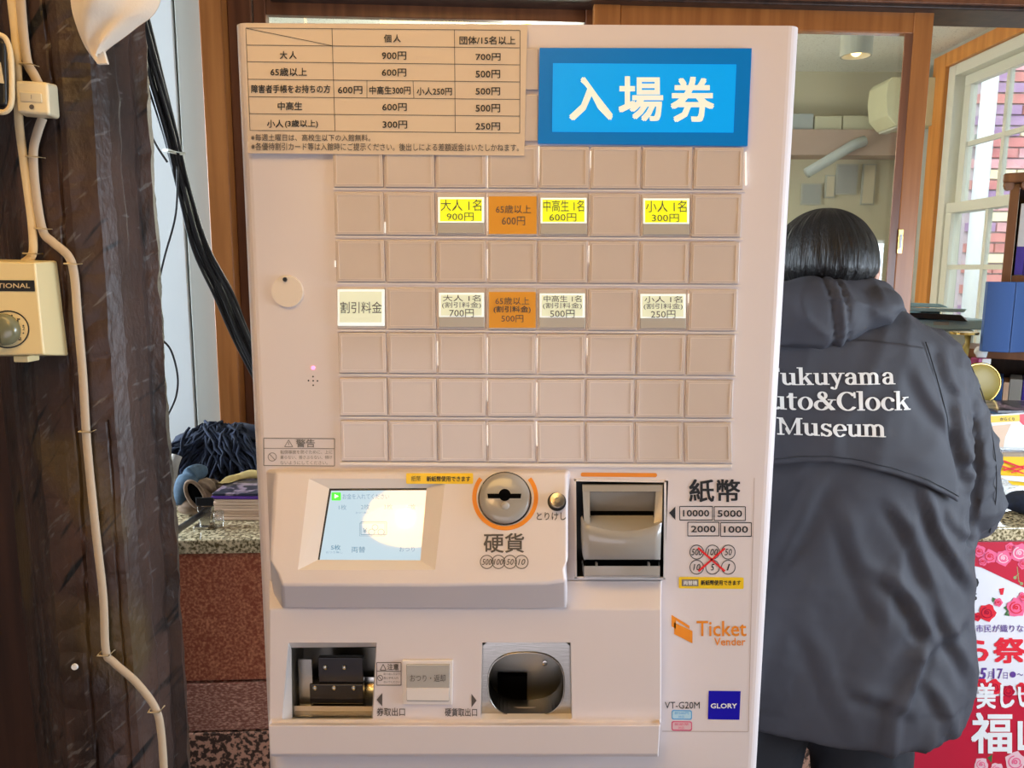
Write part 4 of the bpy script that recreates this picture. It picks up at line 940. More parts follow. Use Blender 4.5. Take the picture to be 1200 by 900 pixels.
# ================================================================ THINGS ON THE LEFT WORKTOP
def onz(px, py, Y): v = P(px, py, Y); return v
mat('navy_yarn', (0.004, 0.009, 0.027), .9, var=.5, scale=60); mat('denim', (0.045, 0.085, 0.13), .85, var=.3, scale=80); mat('glove_brown', (0.20, 0.13, 0.08), .85, var=.3, scale=60)
mat('glove_ochre', (0.50, 0.36, 0.13), .85, var=.15, scale=50); mat('paper_tan', (0.68, 0.48, 0.34), .5); mat('cover_dark', (0.03, 0.03, 0.05), .3, coat=.4, col2=(0.30, 0.22, 0.28), scale=30, thr=(.5, .56))
mat('purple', (0.10, 0.03, 0.25), .4); mat('rag_grey', (0.45, 0.42, 0.38), .9)
# brochures stack, each one on its own
xb0, xb1 = P(254, 600, 1.50).x, P(318, 600, 1.50).x
zc = cz+.001
for i in range(9):
    j = random.uniform(-.004, .004); th = .0062
    t = MB().box(xb0+j+(0 if i % 2 else .003), 1.48+random.uniform(-.002, .002), zc, xb1+j+.06, 1.66, zc+th-.0006).build('brochure', 'cover_dark' if i == 8 else 'paper_tan' if i < 7 else 'purple', bevel=.0012)
    zc += th
    tag(t, ('black printed brochure lying on top of the left worktop pile' if i == 8 else 'purple brochure second from the top of the pile' if i == 7 else 'tan brochure, %s in the pile on the left worktop' % ['bottommost', 'second from the bottom', 'third from the bottom', 'fourth from the bottom', 'fifth from the bottom', 'sixth from the bottom', 'third from the top'][i]), 'brochure', 'brochures piled on the left worktop')
# clear tape dispenser / glass block
tg = thing('clip_stand', 'small clear block with a black clip on the worktop', 'desk tool')
c = P(240, 613, 1.44)
hexa([P(231, 594, 1.43), P(248, 594, 1.43), P(246, 617, 1.43), P(235, 617, 1.43)], [P(231, 594, 1.45), P(248, 594, 1.45), P(246, 617, 1.45), P(235, 617, 1.45)]).build('block', 'steel', tg, bevel=.001)
hexa([P(229, 583, 1.425), P(250.5, 583, 1.425), P(250, 593, 1.425), P(230, 593, 1.425)], [P(229, 583, 1.455), P(250.5, 583, 1.455), P(250, 593, 1.455), P(230, 593, 1.455)]).build('clip', 'black_plastic', tg, bevel=.001)
c = P(256, 612, 1.44); MB().cyl((c.x, 1.44, .9505), (0, 0, 1), .010, .011, .032, 20).build('bottle', 'clear_plastic', tg, smooth=True)
c = P(240, 616, 1.44); MB().box(c.x-.016, 1.425, .9502, c.x+.012, 1.455, .956).build('foot', 'steel', tg, bevel=.001)
# navy yarn duster heap
yd = thing('yarn_duster', 'heap of navy blue yarn dusters on the left worktop', 'duster')
yc = P(262, 545, 1.74)
yc.z = 1.02
mb = MB(); mb.ell((yc.x+.005, 1.76, 1.02), (.14, .09, .068), 24, 16); bc = mb
for i in range(len(mb.v)):
    v = mb.v[i]; v += Vector((noise.noise(v*22)*.015, noise.noise(v*22+Vector((5, 0, 0)))*.012, noise.noise(v*20+Vector((0, 9, 0)))*.014)); v.z = max(v.z, .952)
mb.build('core', 'navy_yarn', yd, smooth=True)
sm = MB()
for i in range(240):
    a0 = random.uniform(-1.9, 1.2); z_ = random.uniform(0, 1)
    pts = []
    st_ = Vector((yc.x + random.uniform(-.05, .05), 1.745, 1.095+random.uniform(-.01, .015)))
    ex = yc.x + random.uniform(-.15, .16); ey = random.uniform(1.65, 1.72)
    for k in range(7):
        u = k/6; x = st_.x+(ex-st_.x)*u + .006*math.sin(k*2+i); y = st_.y+(ey-st_.y)*math.sin(u*1.57); z = 1.085 + .02*noise.noise(Vector((ex*25, i*.3, 0))) - (.13*u**1.5)*(.5+.6*z_) + .006*math.sin(k*1.7+i*3)
        pts.append((x, y-.008, max(z, .958)))
    sm.tube(pts, .0034, 5)
o = sm.build('yarn_strands', 'navy_yarn', yd, smooth=True); o['kind'] = 'stuff'
c = P(221, 505, 1.66)
MB().tube(spline([P(214, 535, 1.66), P(213, 520, 1.66), P(217, 508, 1.66), P(222, 501, 1.66)], 5), [.004]*10+[.003]*6, 8).build('hanging_loop', 'navy_yarn', yd, smooth=True)
# grey blue cap with brown lining
cp = thing('work_glove', 'blue and brown work glove lying open before the dusters', 'glove')
mb = MB(); tube = spline([P(211, 592, 1.50), P(216, 570, 1.52), P(226, 556, 1.56), P(240, 552, 1.60)], 6)
mb.tube(tube, [.012+.010*math.sin(math.pi*i/(len(tube)-1)) for i in range(len(tube))], 12, rz=.7); mb.build('blue_cuff', 'denim', cp, smooth=True)
mb = MB(); tube = spline([P(222, 602, 1.50), P(233, 585, 1.53), P(245, 575, 1.57), P(262, 583, 1.60)], 6)
mb.tube(tube, [.016+.016*math.sin(math.pi*(.2+.8*i/(len(tube)-1))) for i in range(len(tube))], 14, rz=.8)
for v in mb.v: v.z = max(v.z, .953)
mb.build('brown_palm', 'glove_brown', cp, smooth=True)
c = P(229, 580, 1.49); T_ = Matrix.Rotation(R(-25), 3, 'Y')
mb = MB(); n = 24
ringp = [c + T_ @ Vector((.016*math.cos(2*math.pi*j/n), .0, .030*math.sin(2*math.pi*j/n))) for j in range(n+1)]
mb.tube(ringp, .004, 8, caps=False).build('opening_rim', 'glove_brown', cp, smooth=True)
MB().ell(c+Vector((0, .004, 0)), (.014, .004, .028), 20, 12, T_).build('opening', 'dark_void', cp, smooth=True)
# ochre cloth
og = thing('ochre_glove', 'ochre yellow work glove resting on the brochures', 'glove')
mb = MB(); tube = spline([P(258, 577, 1.54), P(266, 570, 1.56), P(280, 564, 1.59), P(300, 561, 1.60), P(318, 560, 1.60)], 5)
mb.tube(tube, [.009+.010*min(1, i/6) for i in range(len(tube))], 12, rz=.7)
for v in mb.v: v.z = max(v.z + .003*noise.noise(v*40), zc+.001)
mb.build('glove_body', 'glove_ochre', og, smooth=True)
for (a, b) in (((262, 574), (256, 582)), ((268, 574), (264, 583)), ((275, 574), (272, 580))): MB().tube([P(*a, 1.535), P(*b, 1.515)], [.007, .0055], 8).build('finger', 'glove_ochre', og, smooth=True)
rg = MB(); rg.tube(spline([P(199, 588, 1.58), P(201, 562, 1.59), P(203, 545, 1.60), P(207, 534, 1.61)], 5), .012, 10); rg.ell(P(201, 575, 1.58), (.014, .012, .03), 12, 8)
tag(rg.build('rag', 'rag_grey', smooth=True), 'pale grey rag squeezed between the post and the dusters', 'cloth')
# ================================================================ OFFICE FURNITURE at the right
mat('folder_blue', (0.035, 0.10, 0.30), .45); mat('binder_indigo', (0.05, 0.03, 0.32), .4); mat('paper_white', (0.72, 0.74, 0.75), .6); mat('book_grey', (0.30, 0.31, 0.30), .6)
mat('printer_blue', (0.36, 0.55, 0.62), .35); mat('printer_white', (0.60, 0.72, 0.70), .4); mat('olive', (0.34, 0.26, 0.06), .45); mat('magenta', (0.35, 0.02, 0.15), .45)
ANG = R(-32.7)
sh = thing('bookcase', 'dark wooden bookcase with a carved cornice beside the window', 'bookcase')
og_ = P(1176, 300, 2.1)
TT_ = Matrix.Translation((og_.x, og_.y, 0)) @ Matrix.Rotation(ANG, 4, 'Z')
def sbox(x0, y0, z0, x1, y1, z1, name, m, parent=sh, bv=.002, **k): return MB().box(x0, y0, z0, x1, y1, z1, TT_).build(name, m, parent, bevel=bv)
zS = P(1180, 215, 2.1).z; zA = P(1190, 322, 2.1).z; zB_ = P(1190, 409, 2.1).z
Wd, Dp = .27, .17
sbox(0, 0, zB_+.0005, .022, Dp, zS, 'side_panel', 'shelf_wood'); sbox(Wd-.022, 0, zB_+.0005, Wd, Dp, zS, 'side_panel', 'shelf_wood')
sbox(.0225, Dp-.012, zB_+.0005, Wd-.0225, Dp, zS, 'back_panel', 'dark_wood'); sbox(-.018, -.018, zS+.0005, Wd+.01, Dp, zS+.026, 'cornice', 'shelf_wood', bv=.006)
for i in range(8): MB().cyl(TT_ @ Vector((.0-.006+.038*i, -.002, zS-.006)), (0, -1, 0), .013, .013, .008, 12).build('cornice_scallop', 'shelf_wood', sh)
sbox(.0225, .004, zA-.022, Wd-.0225, Dp-.013, zA-.002, 'shelf', 'shelf_wood')
# lower cabinet, wider
lw_ = -.075
sbox(lw_, -.02, 0, lw_+.06, Dp, zB_-.025, 'side_panel', 'shelf_wood'); sbox(Wd-.03, -.02, 0, Wd, Dp, zB_-.025, 'side_panel', 'shelf_wood')
sbox(lw_-.004, -.03, zB_-.0245, Wd, Dp, zB_, 'cabinet_top', 'shelf_wood'); sbox(lw_+.0605, Dp-.012, 0, Wd-.0305, Dp, zB_-.025, 'back_panel', 'dark_wood')
sbox(lw_+.0605, -.015, zB_-.31, Wd-.0305, Dp-.0125, zB_-.29, 'shelf', 'shelf_wood')
def book(x0, w, h, z, m, label, y0=.02, name='book'):
    o = sbox(x0, y0, z, x0+w-.001, y0+.12, z+h, name, m, None, .0015); tag(o, label, 'book', 'books in the bookcase'); return o
x = .028
for (w, h, m_, lb) in ((.020, .19, 'paper_white', 'white and indigo binder leftmost on the upper shelf'), (.03, .20, 'binder_indigo', 'indigo binder second on the upper shelf'), (.03, .20, 'folder_blue', 'blue binder third on the upper shelf'), (.05, .18, 'book_grey', 'grey book at the upper shelf end')):
    b = book(x, w, h, zA-.0015, m_, lb)
    if m_ == 'paper_white': sbox(x, .0185, zA, x+w-.001, .0198, zA+.075, 'spine_band', 'binder_indigo', b, 0)
    x += w
x = lw_+.065
for (w, h, m_, lb) in ((.013, .20, 'book_grey', 'thin grey book leftmost on the lower shelf'), (.008, .22, 'printer_blue', 'pale blue thin book on the lower shelf'), (.018, .21, 'folder_blue', 'dark blue book on the lower shelf'), (.014, .20, 'paper_tan', 'tan book on the lower shelf'), (.03, .21, 'book_grey', 'thick grey book on the lower shelf'), (.03, .21, 'binder_indigo', 'indigo book at the lower shelf end')):
    book(x, w, h, zB_-.2895, m_, lb, .0); x += w
fb = thing('blue_folder', 'large open blue folder standing in front of the bookcase', 'folder')
a, b, c_, = P(1158, 330, 2.02), P(1191, 330, 1.99), P(1230, 328, 2.03)
zf = zB_+.001
for p0, p1 in ((a, b), (b+Vector((.002, 0, 0)), c_)):
    q = [Vector((p0.x, p0.y, a.z)), Vector((p1.x, p1.y, a.z)), Vector((p1.x, p1.y, zf)), Vector((p0.x, p0.y, zf))]
    MB().quad8(q, [v+Vector((0, .012, 0)) for v in q]).build('cover', 'folder_blue', fb, bevel=.002)
# copier
pc = thing('copier', 'pale blue copier with an open black tray near the window', 'copier')
xl_, xr_ = P(1010, 400, 2.35).x, P(1153, 400, 2.35).x
za_ = P(1100, 386, 2.35).z
MB().box(xl_, 2.35, 0, xr_-.03, 2.75, za_-.002).build('body', 'printer_white', pc, bevel=.006)
MB().box(xl_, 2.33, za_, xr_, 2.75, P(1100, 374, 2.35).z).build('scanner_unit', 'printer_blue', pc, bevel=.006)
z0_ = P(1100, 374, 2.35).z
hexa([P(1062, 366, 2.30), P(1126, 369, 2.30), P(1134, 377, 2.30), P(1068, 372, 2.30)], [P(1062, 366, 2.42), P(1126, 369, 2.42), P(1134, 374, 2.42), P(1068, 371, 2.42)]).build('black_tray', 'black_plastic', pc, bevel=.001)
hexa([P(1056, 360, 2.32), P(1133, 362, 2.32), P(1130, 366, 2.32), P(1064, 365, 2.32)], [P(1056, 360, 2.60), P(1133, 362, 2.60), P(1130, 366, 2.60), P(1064, 365, 2.60)]).build('lid', 'printer_blue', pc, bevel=.002)
hexa([P(1050, 354, 2.36), P(1102, 356, 2.36), P(1112, 360.5, 2.36), P(1054, 359.5, 2.36)], [P(1050, 354, 2.6), P(1102, 356, 2.6), P(1112, 360.5, 2.6), P(1054, 359.5, 2.6)]).build('document_feeder', 'printer_blue', pc, bevel=.002)
hexa([P(1094, 377, 2.325), P(1112, 377, 2.325), P(1112, 381, 2.325), P(1094, 381, 2.325)], [P(1094, 377, 2.34), P(1112, 377, 2.34), P(1112, 381, 2.34), P(1094, 381, 2.34)]).build('control_panel', 'box_grey', pc)
MB().box(xl_+.2, 2.40, z0_, xl_+.26, 2.7, P(1100, 362, 2.45).z).build('hinge_block', 'printer_blue', pc)
# desk behind the counter carrying small things
zd = P(1155, 434, 2.06).z
dk = thing('side_desk', 'wooden side desk between the counter and the bookcase', 'desk')
MB().box(1.02, 2.045, zd-.03, 1.265, 2.115, zd-.001).build('desk_top', 'shelf_wood', dk, bevel=.003)
for x in (1.03, 1.23): MB().box(x, 2.05, 0, x+.03, 2.11, zd-.031).build('leg', 'shelf_wood', dk)
tb2 = thing('tissue_box', 'magenta and white tissue box with a white tissue on top', 'tissue box')
a, b = P(1146, 420, 2.05), P(1159, 433, 2.05)
MB().box(a.x, 2.047, zd-.0005, b.x, 2.082, a.z).build('carton', 'magenta', tb2, bevel=.002); MB().box(a.x+.010, 2.0458, zd+.001, b.x+.0003, 2.0468, a.z-.001).build('carton_side', 'paper_white', tb2)
mb = MB(); mb.ell((( a.x+b.x)/2, 2.064, a.z+.014), (.018, .015, .021), 16, 12)
for v in mb.v: v += Vector((noise.noise(v*60)*.006, noise.noise(v*60+Vector((3, 3, 3)))*.006, noise.noise(v*70)*.005)); v.z = max(v.z, a.z+.0008)
mb.build('tissue', 'paper_white', tb2, smooth=True)
om = thing('rounded_ornament', 'rounded olive yellow object with a golden rim below the tissue box', 'ornament')
c = P(1151, 450, 1.97); zz = cz+.002
MB().ell((c.x-.01, 1.97, c.z), (.055, .012, .052), 32, 16).build('disc', 'olive', om, smooth=True)
n = 40; rp = [Vector((c.x-.01+.056*math.cos(2*math.pi*j/n), 1.97, c.z+.053*math.sin(2*math.pi*j/n))) for j in range(n+1)]
MB().tube(rp, .0035, 8, caps=False).build('rim', 'brass', om, smooth=True)
MB().box(c.x-.03, 1.955, cz+.0008, c.x+.01, 1.985, cz+.01).build('foot', 'olive', om); MB().box(c.x-.014, 1.966, cz+.01, c.x-.006, 1.974, c.z-.04).build('stem', 'brass', om)
bs_ = thing('brass_stand', 'small brass stand with a flat top left of the blue folder', 'stand')
a = P(1130, 389, 2.07)
MB().cyl((a.x, 2.07, a.z-.006), (0, 0, 1), .035, .036, .006, 24).build('top_plate', 'brass', bs_); MB().tube([(a.x+.01, 2.07, a.z-.006), (a.x+.012, 2.07, a.z-.03), (a.x, 2.07, zd+.03)], [.008, .006, .014], 10).build('stem', 'olive', bs_, smooth=True)
MB().cyl((a.x, 2.07, zd-.0005), (0, 0, 1), .02, .015, .03, 24).build('base', 'glove_brown', bs_)
# things on the right worktop
for i, (m_, lb) in enumerate((('cover_dark', 'black magazine at the bottom of the pile by the sleeve'), ('folder_blue', 'blue magazine second in the pile'), ('book_grey', 'grey magazine third in the pile'), ('cover_dark', 'black magazine fourth in the pile'), ('denim', 'slate magazine fifth in the pile'), ('cover_dark', 'black magazine topmost of the pile'))):
    a, b = P(1150, 480, 1.86), P(1240, 480, 1.86)
    z = cz+.13+.0075*i; 
    tag(MB().box(a.x+random.uniform(0, .02), 1.80, z, b.x, 1.95, z+.0068).build('magazine', m_, bevel=.001), lb, 'magazine', 'magazines piled on the leaflet box')
a = P(1150, 480, 1.86)
tag(MB().box(a.x+.01, 1.81, cz+.0008, b.x-.01, 1.94, cz+.1295).build('leaflet_carton', 'paper_tan', bevel=.003), 'tan carton under the magazine pile on the worktop', 'carton')
lh = thing('leaflet_holder', 'clear leaflet holder with a yellow headed leaflet', 'leaflet holder')
def slabq(q, Y, th, name, m, par, dz=.0): 
    f = [P(x, y, Y) for x, y in q]; f[2].y -= dz; f[3].y -= dz
    return MB().quad8(f, [v+Vector((0, th, 0)) for v in f]).build(name, m, par)
slabq([(1150, 487), (1230, 482), (1230, 528), (1150, 524)], 1.66, .004, 'leaflet', 'paper_white', lh)
mat('leaf_yellow', (0.80, 0.52, 0.02), .45); mat('leaf_red', (0.72, 0.03, 0.06), .45)
Print((0, 1.66, 0)).poly([(1150, 488), (1195, 486), (1195, 493.5), (1150, 496)]).build('yellow_heading', 'leaf_yellow', lh)
Print((0, 1.66, 0)).poly([(1195, 485.5), (1230, 483), (1230, 500), (1199, 498), (1195, 494)]).build('red_patch', 'leaf_red', lh)
Print((0, 1.66, 0), NF, .001).text('からくり', 1172, 489.3, 1189, 493, bold=.02).build('heading_text', 'ink', lh)
Print((0, 1.66, 0), NF, .0008).poly([(1163, 499), (1185, 497), (1178, 512), (1176, 524), (1163, 523)]).build('beige_patch', 'paper_tan', lh)
slabq([(1148, 524.5), (1230, 527), (1230, 530.5), (1148, 528)], 1.65, .02, 'holder_lip', 'clear_plastic', lh)
za2 = P(1190, 529, 1.66).z
MB().box(P(1150, 530, 1.66).x, 1.645, cz+.0008, P(1230, 530, 1.66).x, 1.70, za2).build('holder_base', 'clear_plastic', lh)
fl_ = thing('flyer', 'yellow flyer with red ribbons lying tilted on the worktop', 'flyer')
slabq([(1150, 535), (1230, 536), (1230, 568), (1172, 562)], 1.58, .003, 'sheet', 'leaf_yellow', fl_, .04)
q_ = Print(P(1200, 560, 1.56), (0, -1, .35), .003)
f0 = P(1190, 535, 1.58); f1 = P(1190, 564, 1.54); nn = (Vector((1, 0, 0)).cross(f1-f0)).normalized()
if nn.y > 0: nn = -nn
def FP(eps): return Print(f0, nn, eps)
t = FP(.001); t.line(1176, 540, 1200, 549, 2).line(1176, 551, 1202, 546, 2).line(1174, 546, 1200, 555, 1.6).line(1185, 554, 1203, 548, 1.4); t.build('ribbon_print', 'leaf_red', fl_)
t = FP(.0007); t.poly([(1170, 557), (1230, 560), (1230, 568), (1180, 563)]); t.build('white_margin', 'paper_white', fl_)
# navy cloth on the worktop
mb = MB(); c = P(1200, 577, 1.56); mb.ell((c.x+.03, 1.56, cz+.02), (.07, .05, .022), 24, 12)
for v in mb.v: v += Vector((0, 0, noise.noise(v*30)*.008)); v.z = max(v.z, cz+.001)
tag(mb.build('folded_cloth', 'navy_yarn', smooth=True), 'folded navy cloth on the right worktop edge', 'cloth')
# ---------------------------------------------------------------- poster
mat('poster_white', (0.78, 0.76, 0.80), .4); mat('poster_crimson', (0.55, 0.01, 0.04), .4); mat('rose_red', (0.75, 0.02, 0.04), .4); mat('rose_dark', (0.40, 0.0, 0.03), .4); mat('rose_pink', (0.85, 0.14, 0.28), .4)
mat('rose_pale', (0.85, 0.55, 0.60), .4); mat('leaf_green', (0.05, 0.16, 0.05), .5); mat('poster_purple', (0.12, 0.05, 0.28), .4); mat('leaf_olive', (0.30, 0.36, 0.14), .5)
po = thing('rose_festival_poster', 'rose festival poster on the counter front behind the person', 'poster')
xo = yl_; 
pN = Vector((.06, -1, 0)).normalized(); pP = Vector((0, yl_(0)+.006, 0))
def PO(e=.0006): return Print(pP, pN, e)
MB().slab([(962, 637), (1262, 634), (1240, 925), (962, 925)], pP, pN, .0012).build('sheet', 'poster_white', po)
B0 = pP; pP = pP + pN*.0012
PO().poly([(962, 637), (1262, 634), (1258, 722), (1200, 688.5), (1150, 665), (1100, 655), (962, 650)]).build('crimson_top', 'poster_crimson', po)
PO().poly([(962, 832), (1060, 825), (1130, 818), (1180, 815), (1250, 812), (1240, 925), (962, 925)]).build('crimson_bottom', 'poster_crimson', po)
def roses(lst, e):
    for (x, y, r, a, b) in lst:
        p = PO(e); p.mb = MB(); k = 14
        pts = [(x+r*(1+.13*math.sin(5*2*math.pi*i/k+x))*math.cos(2*math.pi*i/k), y+r*(1+.13*math.sin(5*2*math.pi*i/k+x))*math.sin(2*math.pi*i/k)) for i in range(k)]
        p.poly(pts).build('printed_rose', a, po)
        p = PO(e+.0004); p.arc(x, y, r*.66, r*.6, r*.12, 20, 260, 12).arc(x+r*.08, y, r*.4, r*.36, r*.12, 150, 400, 10).arc(x, y, r*.15, r*.15, r*.16, 0, 360, 8).build('printed_petal_lines', b, po)
roses([(1160, 652, 8, 'rose_pink', 'rose_red'), (1148, 646, 7, 'rose_pink', 'rose_red'), (1176, 654, 9, 'rose_pink', 'rose_pale'), (1195, 648, 11, 'rose_pink', 'rose_pale'), (1184, 642, 6, 'rose_pink', 'rose_red'), (1152, 658, 5, 'rose_pink', 'rose_red'), (1199, 661, 6, 'rose_pink', 'rose_red'),
       (1157, 718, 10, 'rose_red', 'rose_dark'), (1191, 712, 11, 'rose_pink', 'rose_red'), (1145, 723, 5, 'rose_red', 'rose_dark'), (1170, 706, 5, 'rose_pink', 'rose_red'), (1199, 700, 6, 'rose_pink', 'rose_red'),
       (1150, 802, 7, 'rose_red', 'rose_dark'), (1165, 805, 9, 'rose_red', 'rose_dark'), (1182, 810, 7, 'rose_dark', 'rose_red'), (1197, 806, 6, 'rose_red', 'rose_dark'),
       (1150, 896, 8, 'rose_pale', 'rose_pink'), (1168, 902, 8, 'rose_pale', 'rose_pink'), (1190, 893, 12, 'rose_pale', 'rose_pink'), (983, 892, 5, 'rose_red', 'rose_dark')], .0012)
t = PO(.0008); t.poly([(1176, 712), (1183, 708), (1182, 718)]).poly([(1177, 721), (1180, 716), (1183, 722)]).poly([(1163, 700), (1168, 702), (1163, 706)]).poly([(1157, 888), (1163, 884), (1162, 894)]).build('printed_leaves', 'leaf_green', po)
t = PO(.0008); t.line(1192, 664, 1194, 682, .8).line(1194, 672, 1190, 676, .8).line(1193, 678, 1197, 686, .8).disc(1189.5, 677, 2).disc(1197, 684, 2).build('printed_sprig', 'leaf_olive', po)
PO(.0008).poly([(1171, 690), (1177, 689), (1175.5, 697), (1172.5, 697)]).build('printed_petal', 'rose_red', po)
t = PO(.0009); t.text('0', 1137, 677, 1147, 688.5, bold=.02).text('5', 1139.5, 695.5, 1145, 703.5, bold=.01).build('black_lettering', 'ink', po)
PO(.0009).text('ばらと市民が織りなす', 1116, 732, 1209, 741, bold=.006).build('purple_lettering', 'poster_purple', po)
PO(.0009).text('ばら祭', 1090, 748, 1201, 776.5, bold=.03).build('title_lettering', 'rose_red', po)
t = PO(.0009); t.text('5', 1148, 783, 1156, 796, bold=.03, shear=.2).text('月', 1157.5, 787, 1163.5, 795.5).text('17', 1164, 783.5, 1175, 795.5, bold=.01).text('日', 1176, 788, 1181, 795.5).disc(1187, 790.5, 3.6).text('～', 1192, 789, 1199, 792); t.build('date_lettering', 'poster_purple', po)
PO(.0018).text('美しい', 1145, 801, 1212, 830, bold=.022).text('福山', 1139, 836, 1233, 882, bold=.022).build('white_lettering', 'white_ink', po)
# ================================================================ PERSON seen from behind
mat('jacket', (0.038, 0.038, 0.050), .70, bump=.25, bscale=1400, var=.10, scale=5); mat('jacket_dark', (0.02, 0.022, 0.03), .6); mat('trousers', (0.010, 0.011, 0.017), .75, bump=.2, bscale=900)
mat('skin', (0.62, 0.32, 0.21), .5); mat('hair', (0.006, 0.005, 0.005), .38, bump=.9, bscale=60, stretch=(8, 8, .5), spec=.4)
mat('eye_white', (.8, .8, .8), .2); mat('lip', (0.5, 0.18, 0.15), .5)
def remesh(name, mb, m, parent, voxel, smooth=4, disp=None):
    me = bpy.data.meshes.new('t'); me.from_pydata([tuple(v) for v in mb.v], [], mb.f)
    bm = bmesh.new(); bm.from_mesh(me); bmesh.ops.recalc_face_normals(bm, faces=bm.faces); bm.to_mesh(me); bm.free()
    o = bpy.data.objects.new('t', me); C.objects.link(o)
    r = o.modifiers.new('r', 'REMESH'); r.mode = 'VOXEL'; r.voxel_size = voxel; r.use_smooth_shade = True
    s_ = o.modifiers.new('s', 'SMOOTH'); s_.factor = .5; s_.iterations = smooth
    dg = bpy.context.evaluated_depsgraph_get(); m2 = bpy.data.meshes.new_from_object(o.evaluated_get(dg))
    bpy.data.objects.remove(o); bpy.data.meshes.remove(me)
    if disp:
        ns = [v.normal.copy() for v in m2.vertices]
        for v, n in zip(m2.vertices, ns): v.co += disp(v.co, n)
    m2.name = name; m2.materials.clear()
    for p in m2.polygons: p.use_smooth = True
    return link(name, m2, m, parent)
pe = thing('person', 'person with short black hair in a dark hooded staff jacket seen from behind', 'person')
YC = 1.30
def pw(px, py, Y=YC): return P(px, py, Y)
def sect(rows, k=40, e=2.4):      # rows: (centre px, py, half width px, back Y, front Y)
    mb = MB()
    for (cx_, py, hw, yb, yf_) in rows:
        c = P(cx_, py, (yb+yf_)/2); w = P(cx_+hw, py, (yb+yf_)/2).x - c.x; z = P(cx_, py, yb).z; ry = (yf_-yb)/2
        for j in range(k):
            a = 2*math.pi*j/k; ca, sa = math.cos(a), math.sin(a)
            mb.v.append(Vector((c.x + w*math.copysign(abs(ca)**(2/e), ca), c.y + ry*math.copysign(abs(sa)**(2/e), sa), z)))
    n = len(rows)
    mb.f = [(i*k+j, i*k+(j+1) % k, (i+1)*k+(j+1) % k, (i+1)*k+j) for i in range(n-1) for j in range(k)] + [tuple(range(k)), tuple(range((n-1)*k, n*k))[::-1]]
    return mb
cxs = 969
def mirror(v): x0 = P(cxs, 500, YC).x; return Vector((2*x0-v.x, v.y, v.z))
SHO = [pw(1058, 418, 1.29), pw(1083, 446, 1.285), pw(1108, 506, 1.285), pw(1121, 560, 1.29), pw(1125, 592, 1.30)]
ELB = SHO[-1]
HND = Vector((ELB.x-.075, 1.505, 1.005))
ARM = spline(SHO + [ELB+Vector((-.012, .07, -.022)), HND], 4)
ARMR = [.066, .071, .072, .072, .072, .071, .070, .069, .068, .067, .066, .065, .064, .063, .063, .062, .062, .060, .057, .053, .050, .047, .045, .043, .042]
torso = sect([(cxs, 352, 55, 1.235, 1.36), (cxs, 368, 80, 1.205, 1.39), (cxs, 385, 104, 1.185, 1.40), (cxs, 405, 128, 1.175, 1.41), (cxs, 440, 150, 1.17, 1.42), (cxs, 500, 156, 1.168, 1.42),
              (cxs+1, 580, 160, 1.172, 1.42), (cxs+1, 660, 156, 1.175, 1.42), (cxs, 740, 155, 1.168, 1.425), (cxs+1, 810, 159, 1.16, 1.42), (cxs+1, 845, 157, 1.158, 1.42), (cxs, 868, 150, 1.16, 1.415)])
jb = MB(); jb.add(torso.v, torso.f)
jb.tube(ARM, ARMR[:len(ARM)], 20); armL = [mirror(v) for v in ARM]
# keep the far sleeve clear of the machine
armL = [v + Vector((.035, .03, 0)) for v in armL]
jb.tube(armL, ARMR[:len(ARM)], 20)
jb.ell(pw(1055, 415, 1.29), (.080, .072, .055), 20, 14); jb.ell(mirror(pw(1055, 415, 1.29))+Vector((.02, .01, 0)), (.085, .075, .062), 20, 14)
SPX = P(cxs, 500, YC).x; zHem = P(cxs, 870, 1.16).z
def proj(co):
    d = co-CAM; zc_ = d.dot(fw); return 600+F*d.dot(rt)/zc_, 450-F*d.dot(up)/zc_
FOLDS = [((1040, 672), (1092, 745), 9, .009), ((1080, 575), (1134, 690), 8, .010), ((1040, 858), (1080, 760), 8, .008), ((1046, 590), (1096, 690), 9, .007), ((985, 600), (1040, 730), 12, .005),
         ((905, 660), (965, 560), 12, .005), ((1100, 700), (1138, 800), 9, .008), ((940, 730), (1000, 850), 12, .004), ((1118, 470), (1136, 575), 7, .009), ((1120, 545), (1148, 505), 6, .006),
         ((1126, 520), (1146, 482), 5, .005), ((1068, 430), (1120, 520), 9, .006), ((1098, 405), (1126, 465), 7, .006), ((1105, 600), (1140, 632), 8, .005), ((1060, 780), (1130, 720), 10, .006), ((1000, 800), (1070, 835), 10, .005), ((1010, 660), (1075, 700), 12, .004), ((1085, 800), (1130, 860), 9, .006)]
def folds(co):
    if co.y > 1.36: return 0
    x, y = proj(co); s = 0
    for (a, b), (c_, d), w, A in FOLDS:
        dx, dy = c_-a, d-b; L_ = math.hypot(dx, dy); t = ((x-a)*dx+(y-b)*dy)/L_/L_
        if t < -.35 or t > 1.35: continue
        q = ((x-a)*dy-(y-b)*dx)/L_ + 3*math.sin(t*5+a); en = math.exp(-max(0, abs(t-.5)-.3)**2/.04)
        if abs(q) < 5*w: s += A*en*(math.exp(-(q/w)**2) - .8*math.exp(-((q+1.3*w)/(w*.9))**2))
    return s
def ridge(x): return (1-abs(x))**3
